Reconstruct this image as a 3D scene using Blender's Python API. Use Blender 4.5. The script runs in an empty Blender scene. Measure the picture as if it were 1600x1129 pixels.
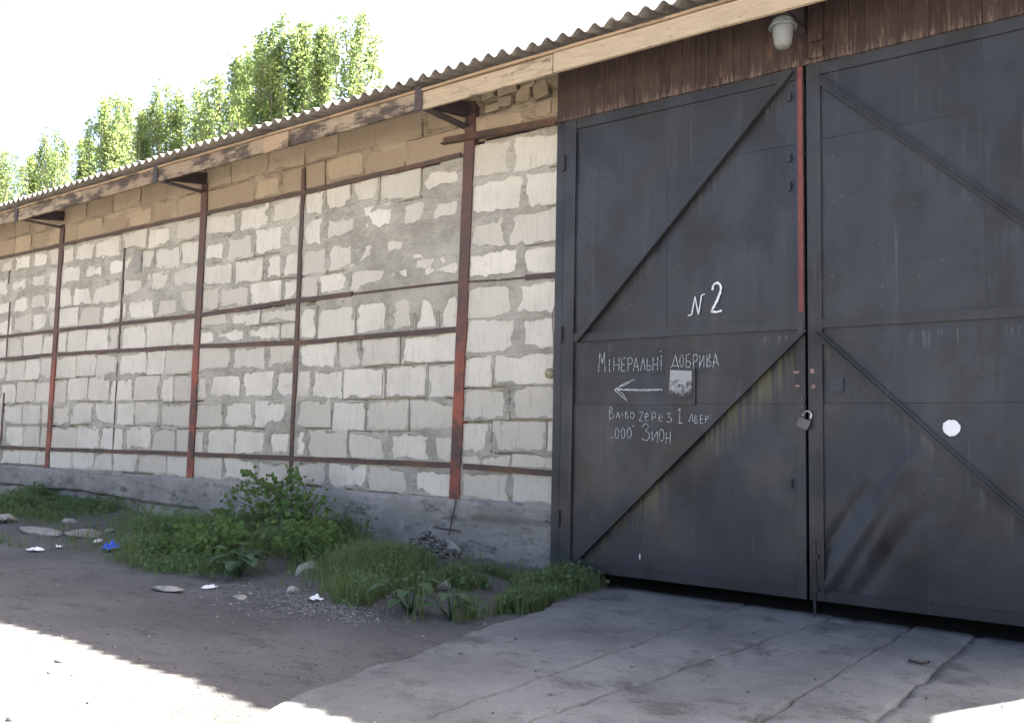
import bpy, math, random
import numpy as np
from mathutils import Vector, Matrix

rnd = random.Random(7)
nrs = np.random.RandomState(11)
sc = bpy.context.scene
C = sc.collection

# ------------------------------------------------------------------ camera
D, HC = 6.5, 1.222                       # metres from the facade plane (y = 0), eye height
FL, YAW, PITCH, ROLL = 1400.0, 0.64598608, 0.08385166, 0.02049848
_cy, _sy, _cp, _sp = math.cos(YAW), math.sin(YAW), math.cos(PITCH), math.sin(PITCH)
_F = Vector((-_sy*_cp, _cy*_cp, _sp)); _r = Vector((_cy, _sy, 0)); _u = _r.cross(_F)
_R = math.cos(ROLL)*_r + math.sin(ROLL)*_u
_U = -math.sin(ROLL)*_r + math.cos(ROLL)*_u
CAM = Vector((0, -D, HC))
cam = bpy.data.cameras.new('camera'); cam.sensor_width = 36; cam.lens = 36*FL/1600
cam.clip_start = .05; cam.clip_end = 2000
co = bpy.data.objects.new('camera', cam); C.objects.link(co)
co.matrix_world = Matrix(((_R.x, _U.x, -_F.x, CAM.x), (_R.y, _U.y, -_F.y, CAM.y), (_R.z, _U.z, -_F.z, CAM.z), (0, 0, 0, 1)))
sc.camera = co

# ------------------------------------------------------------------ light
SUN = Vector((.336, .686, 1)).normalized()
w = bpy.data.worlds.new('World'); sc.world = w; w.use_nodes = True
nt = w.node_tree; bg = nt.nodes['Background']
sky = nt.nodes.new('ShaderNodeTexSky'); sky.sky_type = 'NISHITA'; sky.sun_disc = False
sky.sun_elevation = math.asin(SUN.z); sky.sun_rotation = math.atan2(SUN.x, SUN.y)
sky.air_density = .8; sky.dust_density = 6.0; sky.ozone_density = .4
nt.links.new(sky.outputs[0], bg.inputs[0]); bg.inputs[1].default_value = .06
sl = bpy.data.lights.new('sun', 'SUN'); sl.energy = 5.0; sl.angle = math.radians(.5); sl.color = (1, .95, .87)
so = bpy.data.objects.new('sun', sl); C.objects.link(so)
so.rotation_euler = SUN.to_track_quat('Z', 'Y').to_euler()
sc.view_settings.view_transform = 'Standard'; sc.view_settings.look = 'None'
sc.view_settings.gamma = 1; sc.view_settings.exposure = 3.4

# ------------------------------------------------------------------ helpers
def ray(px, py): return _R*((px-800)/FL) + _U*((564.5-py)/FL) + _F
def at(px, py, y=0.0):                    # the point of the plane y seen in that direction
    d = ray(px, py); return CAM + d*((y+D)/d.y)
def gnd(px, py, z=0.0):
    d = ray(px, py); return CAM + d*((z-HC)/d.z)
def xpx(px, z, y=0.0):                    # x on plane y at height z
    k = (px-800)/FL; A = (y+D); B = z-HC
    return -(A*(_R.y-k*_F.y) + B*(_R.z-k*_F.z))/(_R.x-k*_F.x)

def lat(seed):
    return np.random.RandomState(seed).rand(64, 64)
_L = [lat(i) for i in range(8)]
def vn(x, y, s=0):
    x = np.asarray(x, float); y = np.asarray(y, float); L = _L[s % 8]
    xi = np.floor(x).astype(int); yi = np.floor(y).astype(int); fx = x-xi; fy = y-yi
    fx = fx*fx*(3-2*fx); fy = fy*fy*(3-2*fy)
    a = L[xi % 64, yi % 64]; b = L[(xi+1) % 64, yi % 64]; c = L[xi % 64, (yi+1) % 64]; d = L[(xi+1) % 64, (yi+1) % 64]
    return (a*(1-fx)+b*fx)*(1-fy)+(c*(1-fx)+d*fx)*fy
def fbm(x, y, o=4, s=0):
    v = 0; a = 1; t = 0
    for i in range(o):
        v = v + a*vn(x*2**i+i*17.3, y*2**i+i*9.1, s+i); t += a; a *= .5
    return v/t*2-1                        # about -1..1

class MB:
    def __init__(s): s.v = []; s.f = []; s.mi = []
    def add(s, vs, fs, mi=0):
        o = len(s.v); s.v += [tuple(p) for p in vs]; s.f += [tuple(i+o for i in f) for f in fs]; s.mi += [mi]*len(fs); return s
    def box(s, x0, x1, y0, y1, z0, z1, mi=0):
        return s.add([(x0,y0,z0),(x1,y0,z0),(x1,y1,z0),(x0,y1,z0),(x0,y0,z1),(x1,y0,z1),(x1,y1,z1),(x0,y1,z1)],
              [(0,3,2,1),(4,5,6,7),(0,1,5,4),(1,2,6,5),(2,3,7,6),(3,0,4,7)], mi)
    def beam(s, a, b, w, h, up=(0,-1,0), mi=0, w2=None, h2=None):   # box from a to b, w across, h along up
        a = Vector(a); b = Vector(b); d = (b-a).normalized(); up = Vector(up)
        sd = d.cross(up).normalized(); up = sd.cross(d).normalized()
        w2 = w if w2 is None else w2; h2 = h if h2 is None else h2
        vs = []
        for p, ww, hh in ((a,w,h),(b,w2,h2)):
            for i, j in ((-1,0),(1,0),(1,1),(-1,1)): vs.append(p+sd*(i*ww/2)+up*(j*hh))
        return s.add(vs, [(0,1,2,3),(7,6,5,4),(0,4,5,1),(1,5,6,2),(2,6,7,3),(3,7,4,0)], mi)
    def tube(s, pts, rad, n=6, mi=0):
        pts = [Vector(p) for p in pts]; rr = rad if isinstance(rad, (list,tuple)) else [rad]*len(pts)
        o = len(s.v); 
        for i, p in enumerate(pts):
            d = (pts[min(i+1,len(pts)-1)]-pts[max(i-1,0)]).normalized()
            a = d.orthogonal().normalized() if i == 0 else (pa - d*pa.dot(d)).normalized()
            pa = a; b = d.cross(a)
            for k in range(n):
                t = 2*math.pi*k/n; s.v.append(tuple(p+(a*math.cos(t)+b*math.sin(t))*rr[i]))
        for i in range(len(pts)-1):
            for k in range(n):
                s.f.append((o+i*n+k, o+i*n+(k+1)%n, o+(i+1)*n+(k+1)%n, o+(i+1)*n+k)); s.mi.append(mi)
        s.f.append(tuple(o+k for k in range(n))[::-1]); s.mi.append(mi)
        s.f.append(tuple(o+(len(pts)-1)*n+k for k in range(n))); s.mi.append(mi)
        return s
    def lathe(s, prof, c=(0,0,0), n=20, mi=0):
        o = len(s.v)
        for r, z in prof:
            for k in range(n):
                t = 2*math.pi*k/n; s.v.append((c[0]+r*math.cos(t), c[1]+r*math.sin(t), c[2]+z))
        for i in range(len(prof)-1):
            for k in range(n):
                s.f.append((o+i*n+k, o+i*n+(k+1)%n, o+(i+1)*n+(k+1)%n, o+(i+1)*n+k)); s.mi.append(mi)
        return s
    def mesh(s, name, mats, smooth=False):
        me = bpy.data.meshes.new(name); me.from_pydata(s.v, [], s.f)
        for m in (mats if isinstance(mats, (list,tuple)) else [mats]): me.materials.append(m)
        if any(s.mi): me.polygons.foreach_set('material_index', s.mi)
        if smooth: me.polygons.foreach_set('use_smooth', [True]*len(s.f))
        me.update(); return me
    def build(s, name, mats, parent=None, smooth=False):
        return link(name, s.mesh(name, mats, smooth), parent)

def link(name, me, parent=None):
    o = bpy.data.objects.new(name, me); C.objects.link(o)
    if parent: o.parent = parent
    return o
def grid_mesh(name, P, mat, smooth=True):           # P: (n, m, 3) array
    n, m, _ = P.shape; me = bpy.data.meshes.new(name)
    idx = np.arange(n*m).reshape(n, m)
    q = np.stack([idx[:-1,:-1], idx[1:,:-1], idx[1:,1:], idx[:-1,1:]], -1).reshape(-1, 4)
    me.vertices.add(n*m); me.vertices.foreach_set('co', P.reshape(-1).astype(np.float32))
    me.loops.add(q.size); me.loops.foreach_set('vertex_index', q.reshape(-1).astype(np.int32))
    me.polygons.add(len(q)); me.polygons.foreach_set('loop_start', np.arange(0, q.size, 4, dtype=np.int32))
    me.update(calc_edges=True); me.validate()
    if smooth: me.polygons.foreach_set('use_smooth', [True]*len(q))
    me.materials.append(mat); return me
def empty(name, loc=(0,0,0)):
    o = bpy.data.objects.new(name, None); C.objects.link(o); o.location = loc; return o
def tag(o, label=None, cat=None, group=None, kind=None):
    if label: o['label'] = label
    if cat: o['category'] = cat
    if group: o['group'] = group
    if kind: o['kind'] = kind
    return o

# ------------------------------------------------------------------ materials
class NT:
    def __init__(s, name):
        s.m = bpy.data.materials.new(name); s.m.use_nodes = True; s.t = s.m.node_tree
        s.b = s.t.nodes['Principled BSDF']; s.out = s.t.nodes['Material Output']
    def n(s, typ, **kw):
        nd = s.t.nodes.new('ShaderNode'+typ)
        for k, v in kw.items():
            if k in nd.inputs: s.set(nd.inputs[k], v)
            else: setattr(nd, k, v)
        return nd
    def set(s, inp, v):
        if isinstance(v, bpy.types.NodeSocket): s.t.links.new(v, inp)
        else:
            if isinstance(v, (tuple,list)) and len(v) == 3 and len(inp.default_value) == 4: v = (*v, 1)
            inp.default_value = v
    def pos(s, scale=(1,1,1), space='Position'):
        g = s.n('NewGeometry').outputs['Position'] if space == 'Position' else s.n('TexCoord').outputs[space]
        mp = s.n('Mapping'); s.set(mp.inputs['Vector'], g); mp.inputs['Scale'].default_value = scale; return mp.outputs[0]
    def noise(s, vec, scale, detail=5, rough=.6, dist=0):
        nd = s.n('TexNoise'); s.set(nd.inputs['Vector'], vec); nd.inputs['Scale'].default_value = scale
        nd.inputs['Detail'].default_value = detail; nd.inputs['Roughness'].default_value = rough; nd.inputs['Distortion'].default_value = dist
        return nd.outputs[0]
    def ramp(s, f, a, b, lo=0., hi=1.):
        nd = s.n('MapRange'); nd.interpolation_type = 'SMOOTHSTEP'; s.set(nd.inputs[0], f)
        nd.inputs[1].default_value = a; nd.inputs[2].default_value = b; nd.inputs[3].default_value = lo; nd.inputs[4].default_value = hi
        return nd.outputs[0]
    def mix(s, f, a, b, mode='MIX'):
        nd = s.n('Mix'); nd.data_type = 'RGBA'; nd.blend_type = mode; s.set(nd.inputs[0], f); s.set(nd.inputs[6], a); s.set(nd.inputs[7], b); return nd.outputs[2]
    def math(s, op, a, b=0.):
        nd = s.n('Math'); nd.operation = op; s.set(nd.inputs[0], a); s.set(nd.inputs[1], b); return nd.outputs[0]
    def sepz(s, axis=2):
        nd = s.n('SeparateXYZ'); s.set(nd.inputs[0], s.n('NewGeometry').outputs['Position']); return nd.outputs[axis]
    def orand(s): return s.n('ObjectInfo').outputs['Random']
    def bump(s, h, strength=.5, dist=.01):
        nd = s.n('Bump'); nd.inputs['Strength'].default_value = strength; nd.inputs['Distance'].default_value = dist
        s.set(nd.inputs['Height'], h); s.set(s.b.inputs['Normal'], nd.outputs[0])
    def done(s, col, rough=.85, metal=0., spec=.3):
        s.set(s.b.inputs['Base Color'], col); s.set(s.b.inputs['Roughness'], rough); s.set(s.b.inputs['Metallic'], metal)
        s.set(s.b.inputs['Specular IOR Level'], spec); return s.m

def m_block(name, lo, hi, mort, ribs=.6, dirt=(.2,.17,.13)):
    t = NT(name); p = t.pos(); r = t.orand()
    c = t.mix(r, lo, hi)
    c = t.mix(t.ramp(t.noise(p, 2.2, 4), .42, .7, 0, .45), c, mort)                 # broad greyish film
    st = t.noise(t.pos((9, 9, 1.2)), 3, 5, .65)
    c = t.mix(t.ramp(st, .5, .75, 0, .3), c, dirt)                                  # vertical runs
    c = t.mix(t.ramp(t.noise(p, 34, 5, .7), .62, .74, 0, .65), c, mort)             # pits and mortar flecks
    c = t.mix(t.ramp(t.noise(p, 9, 4, .6), .6, .68, 0, .6), c, mort)
    wv = t.n('TexWave'); wv.wave_type = 'BANDS'; wv.bands_direction = 'X'
    t.set(wv.inputs['Vector'], t.pos((1, 0, .04))); wv.inputs['Scale'].default_value = 9.; wv.inputs['Distortion'].default_value = 1.5
    wv.inputs['Detail'].default_value = 2
    rib = t.math('MULTIPLY', wv.outputs['Fac'], t.ramp(t.noise(p, 1.7, 2), .4, .6, 0, ribs))
    h = t.math('ADD', t.math('MULTIPLY', rib, .6), t.math('ADD', t.noise(p, 22, 6, .7), t.math('MULTIPLY', t.noise(p, 90, 3, .7), .5)))
    t.bump(h, .55, .012)
    return t.done(c, .95, 0, .15)
def m_mortar(name, a, b):
    t = NT(name); p = t.pos()
    c = t.mix(t.ramp(t.noise(p, 5, 6, .7), .38, .64), a, b)
    c = t.mix(t.ramp(t.noise(t.pos((1,1,3)), 2.1, 5, .65), .52, .7, 0, .4), c, tuple(x*.68 for x in a))
    c = t.mix(t.ramp(t.noise(t.pos((1,1,1.6)), 1.3, 4, .6), .46, .62, 0, .75), c, tuple(min(1,x*1.18) for x in b))
    c = t.mix(t.ramp(t.noise(p, 40, 4, .75), .57, .7, 0, .7), c, tuple(x*.45 for x in a))
    c = t.mix(t.ramp(t.noise(p, 24, 4, .7), .62, .7, 0, .6), c, tuple(min(1,x*1.35) for x in b))
    t.bump(t.math('ADD', t.noise(p, 30, 6, .8), t.math('MULTIPLY', t.noise(t.pos((1,1,2.2)), 7, 4, .7), 2.0)), 1., .03)
    return t.done(c, .97, 0, .1)
M = {}
M['block'] = m_block('aerated_block', (.44,.41,.35), (.585,.553,.482), (.40,.372,.31))
M['mortar'] = m_mortar('grey_mortar', (.355,.333,.28), (.455,.428,.365))
M['tan_block'] = m_block('tan_bounce_block', (.27,.215,.155), (.38,.31,.225), (.235,.185,.13), .3, (.14,.108,.08))  # tan blocks and mortar; warm bounce light is partly mixed into both colours
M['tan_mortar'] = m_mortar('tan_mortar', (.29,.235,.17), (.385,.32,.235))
def m_concrete(name, a, b, dark, sc_=1., topdirt=False):
    t = NT(name); p = t.pos()
    c = t.mix(t.ramp(t.noise(p, 1.3*sc_, 6, .65), .33, .68), a, b)
    c = t.mix(t.ramp(t.noise(t.pos((1,1,2.5)), 3.1*sc_, 6, .75), .5, .66, 0, .9), c, dark)
    c = t.mix(t.ramp(t.noise(p, 11*sc_, 6, .8), .56, .68, 0, .6), c, tuple(x*.7 for x in dark))
    c = t.mix(t.ramp(t.noise(p, 7*sc_, 6, .8), .6, .72, 0, .55), c, tuple(min(1,x*1.25) for x in b))
    if topdirt: c = t.mix(t.ramp(t.noise(p, .9, 6, .7), .52, .68, 0, .7), c, (.145,.14,.134))
    c = t.mix(t.ramp(t.noise(p, 60, 3, .7), .6, .72, 0, .5), c, tuple(min(1,x*1.5) for x in b))
    c = t.mix(t.ramp(t.noise(p, 28, 4, .7), .62, .72, 0, .6), c, tuple(x*.5 for x in dark))
    t.bump(t.math('ADD', t.noise(p, 14, 7, .78), t.math('MULTIPLY', t.noise(p, 90, 3, .7), .6)), .8, .02)
    return t.done(c, .93, 0, .2)
M['plinth'] = m_concrete('plinth_concrete', (.22,.21,.19), (.33,.312,.285), (.115,.11,.10))
M['apron'] = m_concrete('apron_concrete', (.108,.11,.111), (.175,.176,.175), (.072,.072,.073), .8, True)
M['stone'] = m_concrete('pale_stone', (.24,.225,.20), (.36,.34,.30), (.15,.14,.12), 2.)
def m_dirt():
    t = NT('dirt'); p = t.pos()
    c = t.mix(t.ramp(t.noise(p, .6, 6, .6), .35, .65), (.155,.149,.145), (.225,.217,.21))
    c = t.mix(t.ramp(t.noise(t.pos((1,2.2,1)), 2.6, 6, .7), .5, .68, 0, .8), c, (.118,.112,.108))
    c = t.mix(t.ramp(t.noise(p, 45, 4, .8), .54, .66, 0, .8), c, (.23,.222,.212))
    c = t.mix(t.ramp(t.noise(p, 26, 4, .8), .57, .68, 0, .85), c, (.06,.056,.054))
    c = t.mix(t.ramp(t.noise(p, 12, 4, .8), .62, .7, 0, .7), c, (.075,.07,.066))
    # beyond the shadow edge sunlit brightness is put into the dirt colour, for bounce
    sunlit_y = t.math('ADD', t.sepz(1), t.math('MULTIPLY', t.noise(t.pos(), .8, 5, .6), 1.6))
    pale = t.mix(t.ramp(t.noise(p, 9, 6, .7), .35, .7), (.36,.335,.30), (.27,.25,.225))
    c = t.mix(t.ramp(sunlit_y, -2.9, -4.2, 0, 1), c, pale)
    t.bump(t.math('ADD', t.noise(p, 20, 7, .8), t.noise(p, 80, 4, .8)), 1., .03)
    return t.done(c, .97, 0, .15)
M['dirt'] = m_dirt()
def m_steel(name, base, patch, lo, hi, zlo=None, zhi=None, rough=.7):
    t = NT(name); p = t.pos()
    f = t.ramp(t.noise(p, 3.5, 5, .65), lo, hi)
    if zlo is not None: f = t.math('MULTIPLY', f, t.ramp(t.math('ADD', t.sepz(), t.math('MULTIPLY', t.noise(p, 2.3, 3), 1.2)), zlo, zhi, 1, .12))
    c = t.mix(f, base, patch)
    c = t.mix(t.ramp(t.noise(p, 30, 5, .7), .52, .72, 0, .55), c, (.045,.026,.02))
    c = t.mix(t.ramp(t.noise(p, 55, 4, .7), .64, .74, 0, .5), c, (.3,.27,.23))
    t.bump(t.noise(p, 45, 5, .7), .3, .004)
    return t.done(c, rough, 0, .35)
M['post'] = m_steel('red_lead_post', (.075,.048,.042), (.25,.072,.045), .38, .58, 2.2, 3.4)
M['rail'] = m_steel('rusty_rail', (.065,.045,.038), (.12,.065,.043), .45, .68)
M['darksteel'] = m_steel('dark_bracket', (.045,.035,.038), (.08,.05,.045), .5, .7)
def m_wood(name, a, b, grey, gl, gh, axis='x', scale=1.):
    t = NT(name); s1 = (.7, 6, 9) if axis == 'x' else (9, 6, .7)
    p = t.pos(s1); r = t.orand()
    c = t.mix(r, a, b)
    c = t.mix(t.ramp(t.noise(p, 7, 6, .7), .4, .7, 0, .55), c, tuple(x*.6 for x in a))
    c = t.mix(t.ramp(t.noise(t.pos((1.1,1,3.5) if axis == 'x' else (3.5,1,1.1)), 1.6*scale, 6, .72), gl, gh), c, grey)
    c = t.mix(t.ramp(t.noise(t.pos(), 22, 3, .6), .68, .74, 0, .8), c, (.05,.035,.025))
    t.bump(t.noise(p, 12, 6, .7), .5, .006)
    return t.done(c, .85, 0, .2)
M['oldboard'] = m_wood('weathered_board', (.24,.18,.12), (.33,.26,.18), (.07,.054,.044), .44, .57)
M['newboard'] = m_wood('pale_board', (.40,.315,.215), (.40,.315,.215), (.23,.17,.11), .56, .74)
M['midboard'] = m_wood('half_weathered_board', (.36,.28,.19), (.40,.315,.21), (.15,.115,.085), .50, .66)
M['lath'] = m_wood('lath', (.30,.21,.13), (.38,.27,.17), (.08,.06,.045), .5, .65)
def m_brown():
    t = NT('brown_boards'); r = t.orand(); p = t.pos((12, 1, .8))
    c = t.mix(r, (.024,.0145,.0135), (.040,.025,.022))
    c = t.mix(t.ramp(t.noise(p, 5, 6, .7), .48, .68, 0, .8), c, (.085,.053,.040))
    c = t.mix(t.ramp(t.noise(t.pos((22,1,.5)), 3, 5, .7), .58, .7, 0, .6), c, (.015,.010,.010))
    c = t.mix(t.ramp(t.noise(t.pos((5,1,.8)), 2.3, 5, .7), .62, .72, 0, .7), c, (.17,.10,.06))
    z = t.sepz()
    wear = t.math('ADD', t.math('MULTIPLY', t.noise(t.pos((16,1,1.6)), 3.4, 6, .72), 1.0), t.ramp(z, 3.93, 4.13, .19, 0.))
    c = t.mix(t.ramp(wear, .60, .78, 0, .6), c, (.20,.14,.105))
    t.bump(t.noise(p, 9, 6, .7), .4, .005)
    return t.done(c, .6, 0, .35)
M['brown'] = m_brown()
def m_gate(name, tint, stains=()):
    t = NT(name); p = t.pos(); r = t.orand()
    c = t.mix(t.ramp(t.noise(p, .8, 5, .6), .36, .66), (.0145,.015,.017), tint)
    c = t.mix(t.math('MULTIPLY', r, .55), c, (.029,.032,.039))
    c = t.mix(t.ramp(t.noise(t.pos((3.2,1,.5)), 1.7, 4, .55), .5, .68, 0, .5), c, (.036,.038,.044))
    c = t.mix(t.ramp(t.noise(t.pos((1.6,1,1.2)), 1.1, 5, .65), .48, .64, 0, .75), c, (.012,.012,.0125))
    c = t.mix(t.ramp(t.noise(t.pos((9,1,.35)), 2.0, 5, .65), .57, .68, 0, .55), c, (.013,.013,.0135))
    c = t.mix(t.ramp(t.noise(t.pos((14,1,.5)), 2.0, 6, .7), .6, .72, 0, .4), c, (.085,.086,.085))
    xs_, zs_ = t.sepz(0), t.sepz(2)
    for (xa, za, xb, zb), col, dep, am, lo in stains:       # runs washed down from the ledge of a brace or rail
        k = (zb-za)/(xb-xa)
        below = t.math('SUBTRACT', t.math('ADD', t.math('MULTIPLY', t.math('SUBTRACT', xs_, xa), k), za), zs_)
        m = t.math('MULTIPLY', t.ramp(below, .0, .03), t.ramp(below, .02, dep, 1, 0))
        m = t.math('MULTIPLY', m, t.math('MULTIPLY', t.ramp(xs_, min(xa,xb)-.01, min(xa,xb)+.05), t.ramp(xs_, max(xa,xb)-.05, max(xa,xb)+.01, 1, 0)))
        m = t.math('MULTIPLY', m, t.ramp(t.noise(t.pos((13,1,.4)), 2.3, 5, .65), lo, lo+.16, 0, am))
        m = t.math('MULTIPLY', m, t.ramp(t.noise(p, 1.5, 3), .44, .60, .0, 1))
        c = t.mix(m, c, col)
    c = t.mix(t.ramp(t.noise(p, 48, 3, .6), .71, .76, 0, .8), c, (.2,.19,.17))
    c = t.mix(t.ramp(t.noise(p, 6, 6, .75), .66, .74, 0, .7), c, (.06,.04,.028))
    t.bump(t.math('ADD', t.noise(p, 3, 4, .6), t.math('MULTIPLY', t.noise(p, 50, 4, .7), .15)), .3, .02)
    return t.done(c, t.ramp(t.noise(p, 2, 4), .3, .7, .34, .6), 0, .42)
def seg(a, b): a = at(*a, -.13); b = at(*b, -.13); return (a.x, a.z, b.x, b.z)
OL, PALE = (.09,.086,.042), (.15,.147,.135)
STAINS = [(seg((1258,514),(906,868)), OL, .42, .8, .43), (seg((1238,112),(903,532)), (.07,.069,.056), .3, .55, .48), (seg((1270,118),(1690,408)), (.07,.069,.06), .3, .5, .5),
          (seg((1272,516),(1690,890)), (.10,.097,.075), .25, .6, .49), (seg((905,535),(1250,520)), PALE, .12, .7, .52), (seg((1290,520),(1680,500)), PALE, .16, .8, .52)]
M['gate'] = m_gate('gate_paint', (.025,.0275,.034), STAINS)
M['gateframe'] = m_gate('gate_frame_paint', (.026,.026,.026))
def m_plain(name, col, rough=.7, metal=0., var=.25, sc_=20., spec=.3):
    t = NT(name); p = t.pos()
    c = t.mix(t.ramp(t.noise(p, sc_, 5, .65), .35, .7), col, tuple(x*(1-var) for x in col))
    t.bump(t.noise(p, sc_*3, 4), .15, .003)
    return t.done(c, rough, metal, spec)
M['redstrip'] = m_plain('faded_red_paint', (.17,.055,.052), .7, 0, .35, 14)
M['dark'] = m_plain('interior_dark', (.09,.085,.08), .9)
M['slate'] = m_concrete('asbestos_slate', (.30,.27,.24), (.40,.36,.32), (.19,.165,.145), 1.2)
M['soffit'] = m_plain('slate_underside', (.2,.185,.17), .95)
M['white'] = m_plain('white_paint', (.75,.75,.74), .7, 0, .1)
M['lampcap'] = m_plain('lamp_cap', (.17,.195,.195), .55, 0, .2)
M['cable'] = m_plain('cable', (.25,.22,.18), .7)
M['padsteel'] = m_plain('padlock_steel', (.10,.10,.11), .4, .6)
M['chrome'] = m_plain('shackle_steel', (.55,.53,.5), .3, .9)
M['pink'] = m_plain('pink_primer', (.30,.20,.19), .8, 0, .6, 60)
M['bluegrey'] = m_plain('bluegrey_patch', (.045,.053,.066), .6)
M['bag'] = m_plain('blue_plastic', (.02,.09,.55), .35, 0, .2)
M['paper'] = m_plain('white_paper', (.78,.78,.77), .8, 0, .1)
M['box'] = m_plain('ochre_box', (.34,.30,.20), .8, 0, .3)
M['stem'] = m_plain('stem', (.10,.085,.045), .8)
M['bark'] = m_concrete('poplar_bark', (.16,.15,.12), (.24,.22,.18), (.08,.07,.06), 3.)
def m_chalk(name, col, lo, hi):
    t = NT(name); p = t.pos()
    f = t.ramp(t.noise(p, 95, 4, .8), lo, hi)
    tr = t.n('BsdfTransparent'); mx = t.n('MixShader'); t.done(col, .95, 0, .05)
    t.set(mx.inputs[0], f); t.t.links.new(tr.outputs[0], mx.inputs[1]); t.t.links.new(t.b.outputs[0], mx.inputs[2])
    t.t.links.new(mx.outputs[0], t.out.inputs[0]); return t.m
M['chalk'] = m_chalk('chalk', (.52,.53,.54), .38, .56)
M['paintnum'] = m_chalk('number_paint', (.62,.64,.64), .22, .36)
M['smudge'] = m_chalk('chalk_smudge', (.13,.135,.145), .50, .85)
def m_plate():
    t = NT('painted_plate'); p = t.pos()
    f = t.ramp(t.math('ADD', t.noise(p, 16, 6, .75), t.math('MULTIPLY', t.math('SUBTRACT', t.sepz(), 1.66), .9)), .42, .54)
    t.bump(t.noise(p, 40, 4), .3, .004)
    return t.done(t.mix(f, (.045,.045,.045), (.30,.30,.295)), .8)
M['plate'] = m_plate()
def m_glass():
    t = NT('lamp_glass'); t.done((.24,.24,.225), .4, 0, .5); t.b.inputs['Transmission Weight'].default_value = .35; t.b.inputs['Subsurface Weight'].default_value = 0
    return t.m
M['glass'] = m_glass()
def m_leaf(name, a, b, c2, trans):
    t = NT(name); r = t.n('NewGeometry').outputs['Random Per Island']
    col = t.mix(r, a, b); col = t.mix(t.ramp(t.noise(t.pos(), .9, 3), .4, .65), col, c2)
    tl = t.n('BsdfTranslucent'); t.set(tl.inputs[0], t.mix(.5, col, (.46,.60,.20), 'MIX')); mx = t.n('MixShader'); t.done(col, .6, 0, .3)
    mx.inputs[0].default_value = trans; t.t.links.new(t.b.outputs[0], mx.inputs[1]); t.t.links.new(tl.outputs[0], mx.inputs[2])
    t.t.links.new(mx.outputs[0], t.out.inputs[0]); return t.m
M['poplar'] = m_leaf('poplar_leaf', (.05,.085,.05), (.105,.155,.07), (.125,.155,.045), .52)
M['shrubleaf'] = m_leaf('shrub_leaf', (.045,.10,.025), (.08,.145,.035), (.06,.115,.03), .35)
M['weed'] = m_leaf('weed_leaf', (.055,.105,.045), (.09,.145,.06), (.07,.12,.055), .3)
M['grass'] = m_leaf('grass_blade', (.08,.13,.05), (.12,.17,.07), (.12,.14,.065), .38)
M['burdock'] = m_leaf('burdock_leaf', (0.036,0.071,0.036), (0.046,0.089,0.043), (0.036,0.071,0.032), .2)

# ------------------------------------------------------------------ ground
def spaced(lo, hi, step, far, grow=1.35):
    a = list(np.arange(lo, hi+1e-6, step)); s = step; x = a[-1]
    while x < far: s *= grow; x += s; a.append(x)
    s = step; x = a[0]
    while x > -far: s *= grow; x -= s; a.insert(0, x)
    return np.array(a)
# outer edge of the overgrown strip along the wall, (x, y) on the ground
STRIP = [gnd(*p) for p in ((-260,812),(-120,832),(0,853),(110,868),(200,893),(330,912),(480,930),(560,952),(620,975),(700,972),(800,955),(890,925),(905,905))]
SX = np.array([p.x for p in STRIP]); SY = np.array([p.y for p in STRIP])
o_ = np.argsort(SX); SX = SX[o_]; SY = SY[o_]
def strip_y(x): return np.interp(x, SX, SY)
def ground_h(x, y):
    h = .018*fbm(x*.7, y*.7, 4, 1) + .010*fbm(x*4, y*4, 4, 2)
    sy = strip_y(x); t = np.clip((y-sy+.15)/np.maximum(.2-sy, .3), 0, 1)
    bank = np.where((x < -3.9), np.clip((-3.9-x)/1.0, 0, 1), 0)
    h = h + bank*(t**.8*.13*(1+.7*fbm(x*1.8, y*2.5, 3, 3)) + t*.03*fbm(x*7, y*7, 3, 4))
    apr = np.clip((x+4.0)/.5, 0, 1)*np.clip((6-x)/1, 0, 1)
    return h*(1-apr) - .03*apr
gx = spaced(-19, 5, .055, 420); gy = spaced(-7.5, .6, .055, 420)
GX, GY = np.meshgrid(gx, gy, indexing='ij')
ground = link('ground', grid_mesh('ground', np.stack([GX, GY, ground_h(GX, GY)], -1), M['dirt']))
tag(ground, kind='structure')

apron = tag(empty('concrete_apron'), kind='structure')
def edge_left(y): return np.interp(y, [-9,-5.2,-4.2,-3.69,-3.2,-2.6,-1.9,-1.3,-.7,.5], [-2.2,-2.75,-3.1,-3.34,-3.42,-3.46,-3.6,-3.66,-3.84,-4.2]) + .03*fbm(y*2.5, y*0+.5, 3, 5)
j1 = [(1118,961),(1019,996)]; j2 = [(1168,1008),(1109,1028)]; j3 = [(1405,992),(1238,1095)]; j4 = [(1508,1008),(1363,1129)]
def jline(j):
    a, b = gnd(*j[0], .02), gnd(*j[1], .02); k = (b.x-a.x)/(b.y-a.y)
    return lambda y: a.x+k*(y-a.y)+.012*fbm(y*3, y*0+a.x, 3, 6)
JL = [jline(j) for j in (j1, j2, j3, j4)]
bounds = [edge_left, JL[0], JL[1], JL[2], JL[3], lambda y: 1.0+0*y, lambda y: 3.2+0*y]
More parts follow.
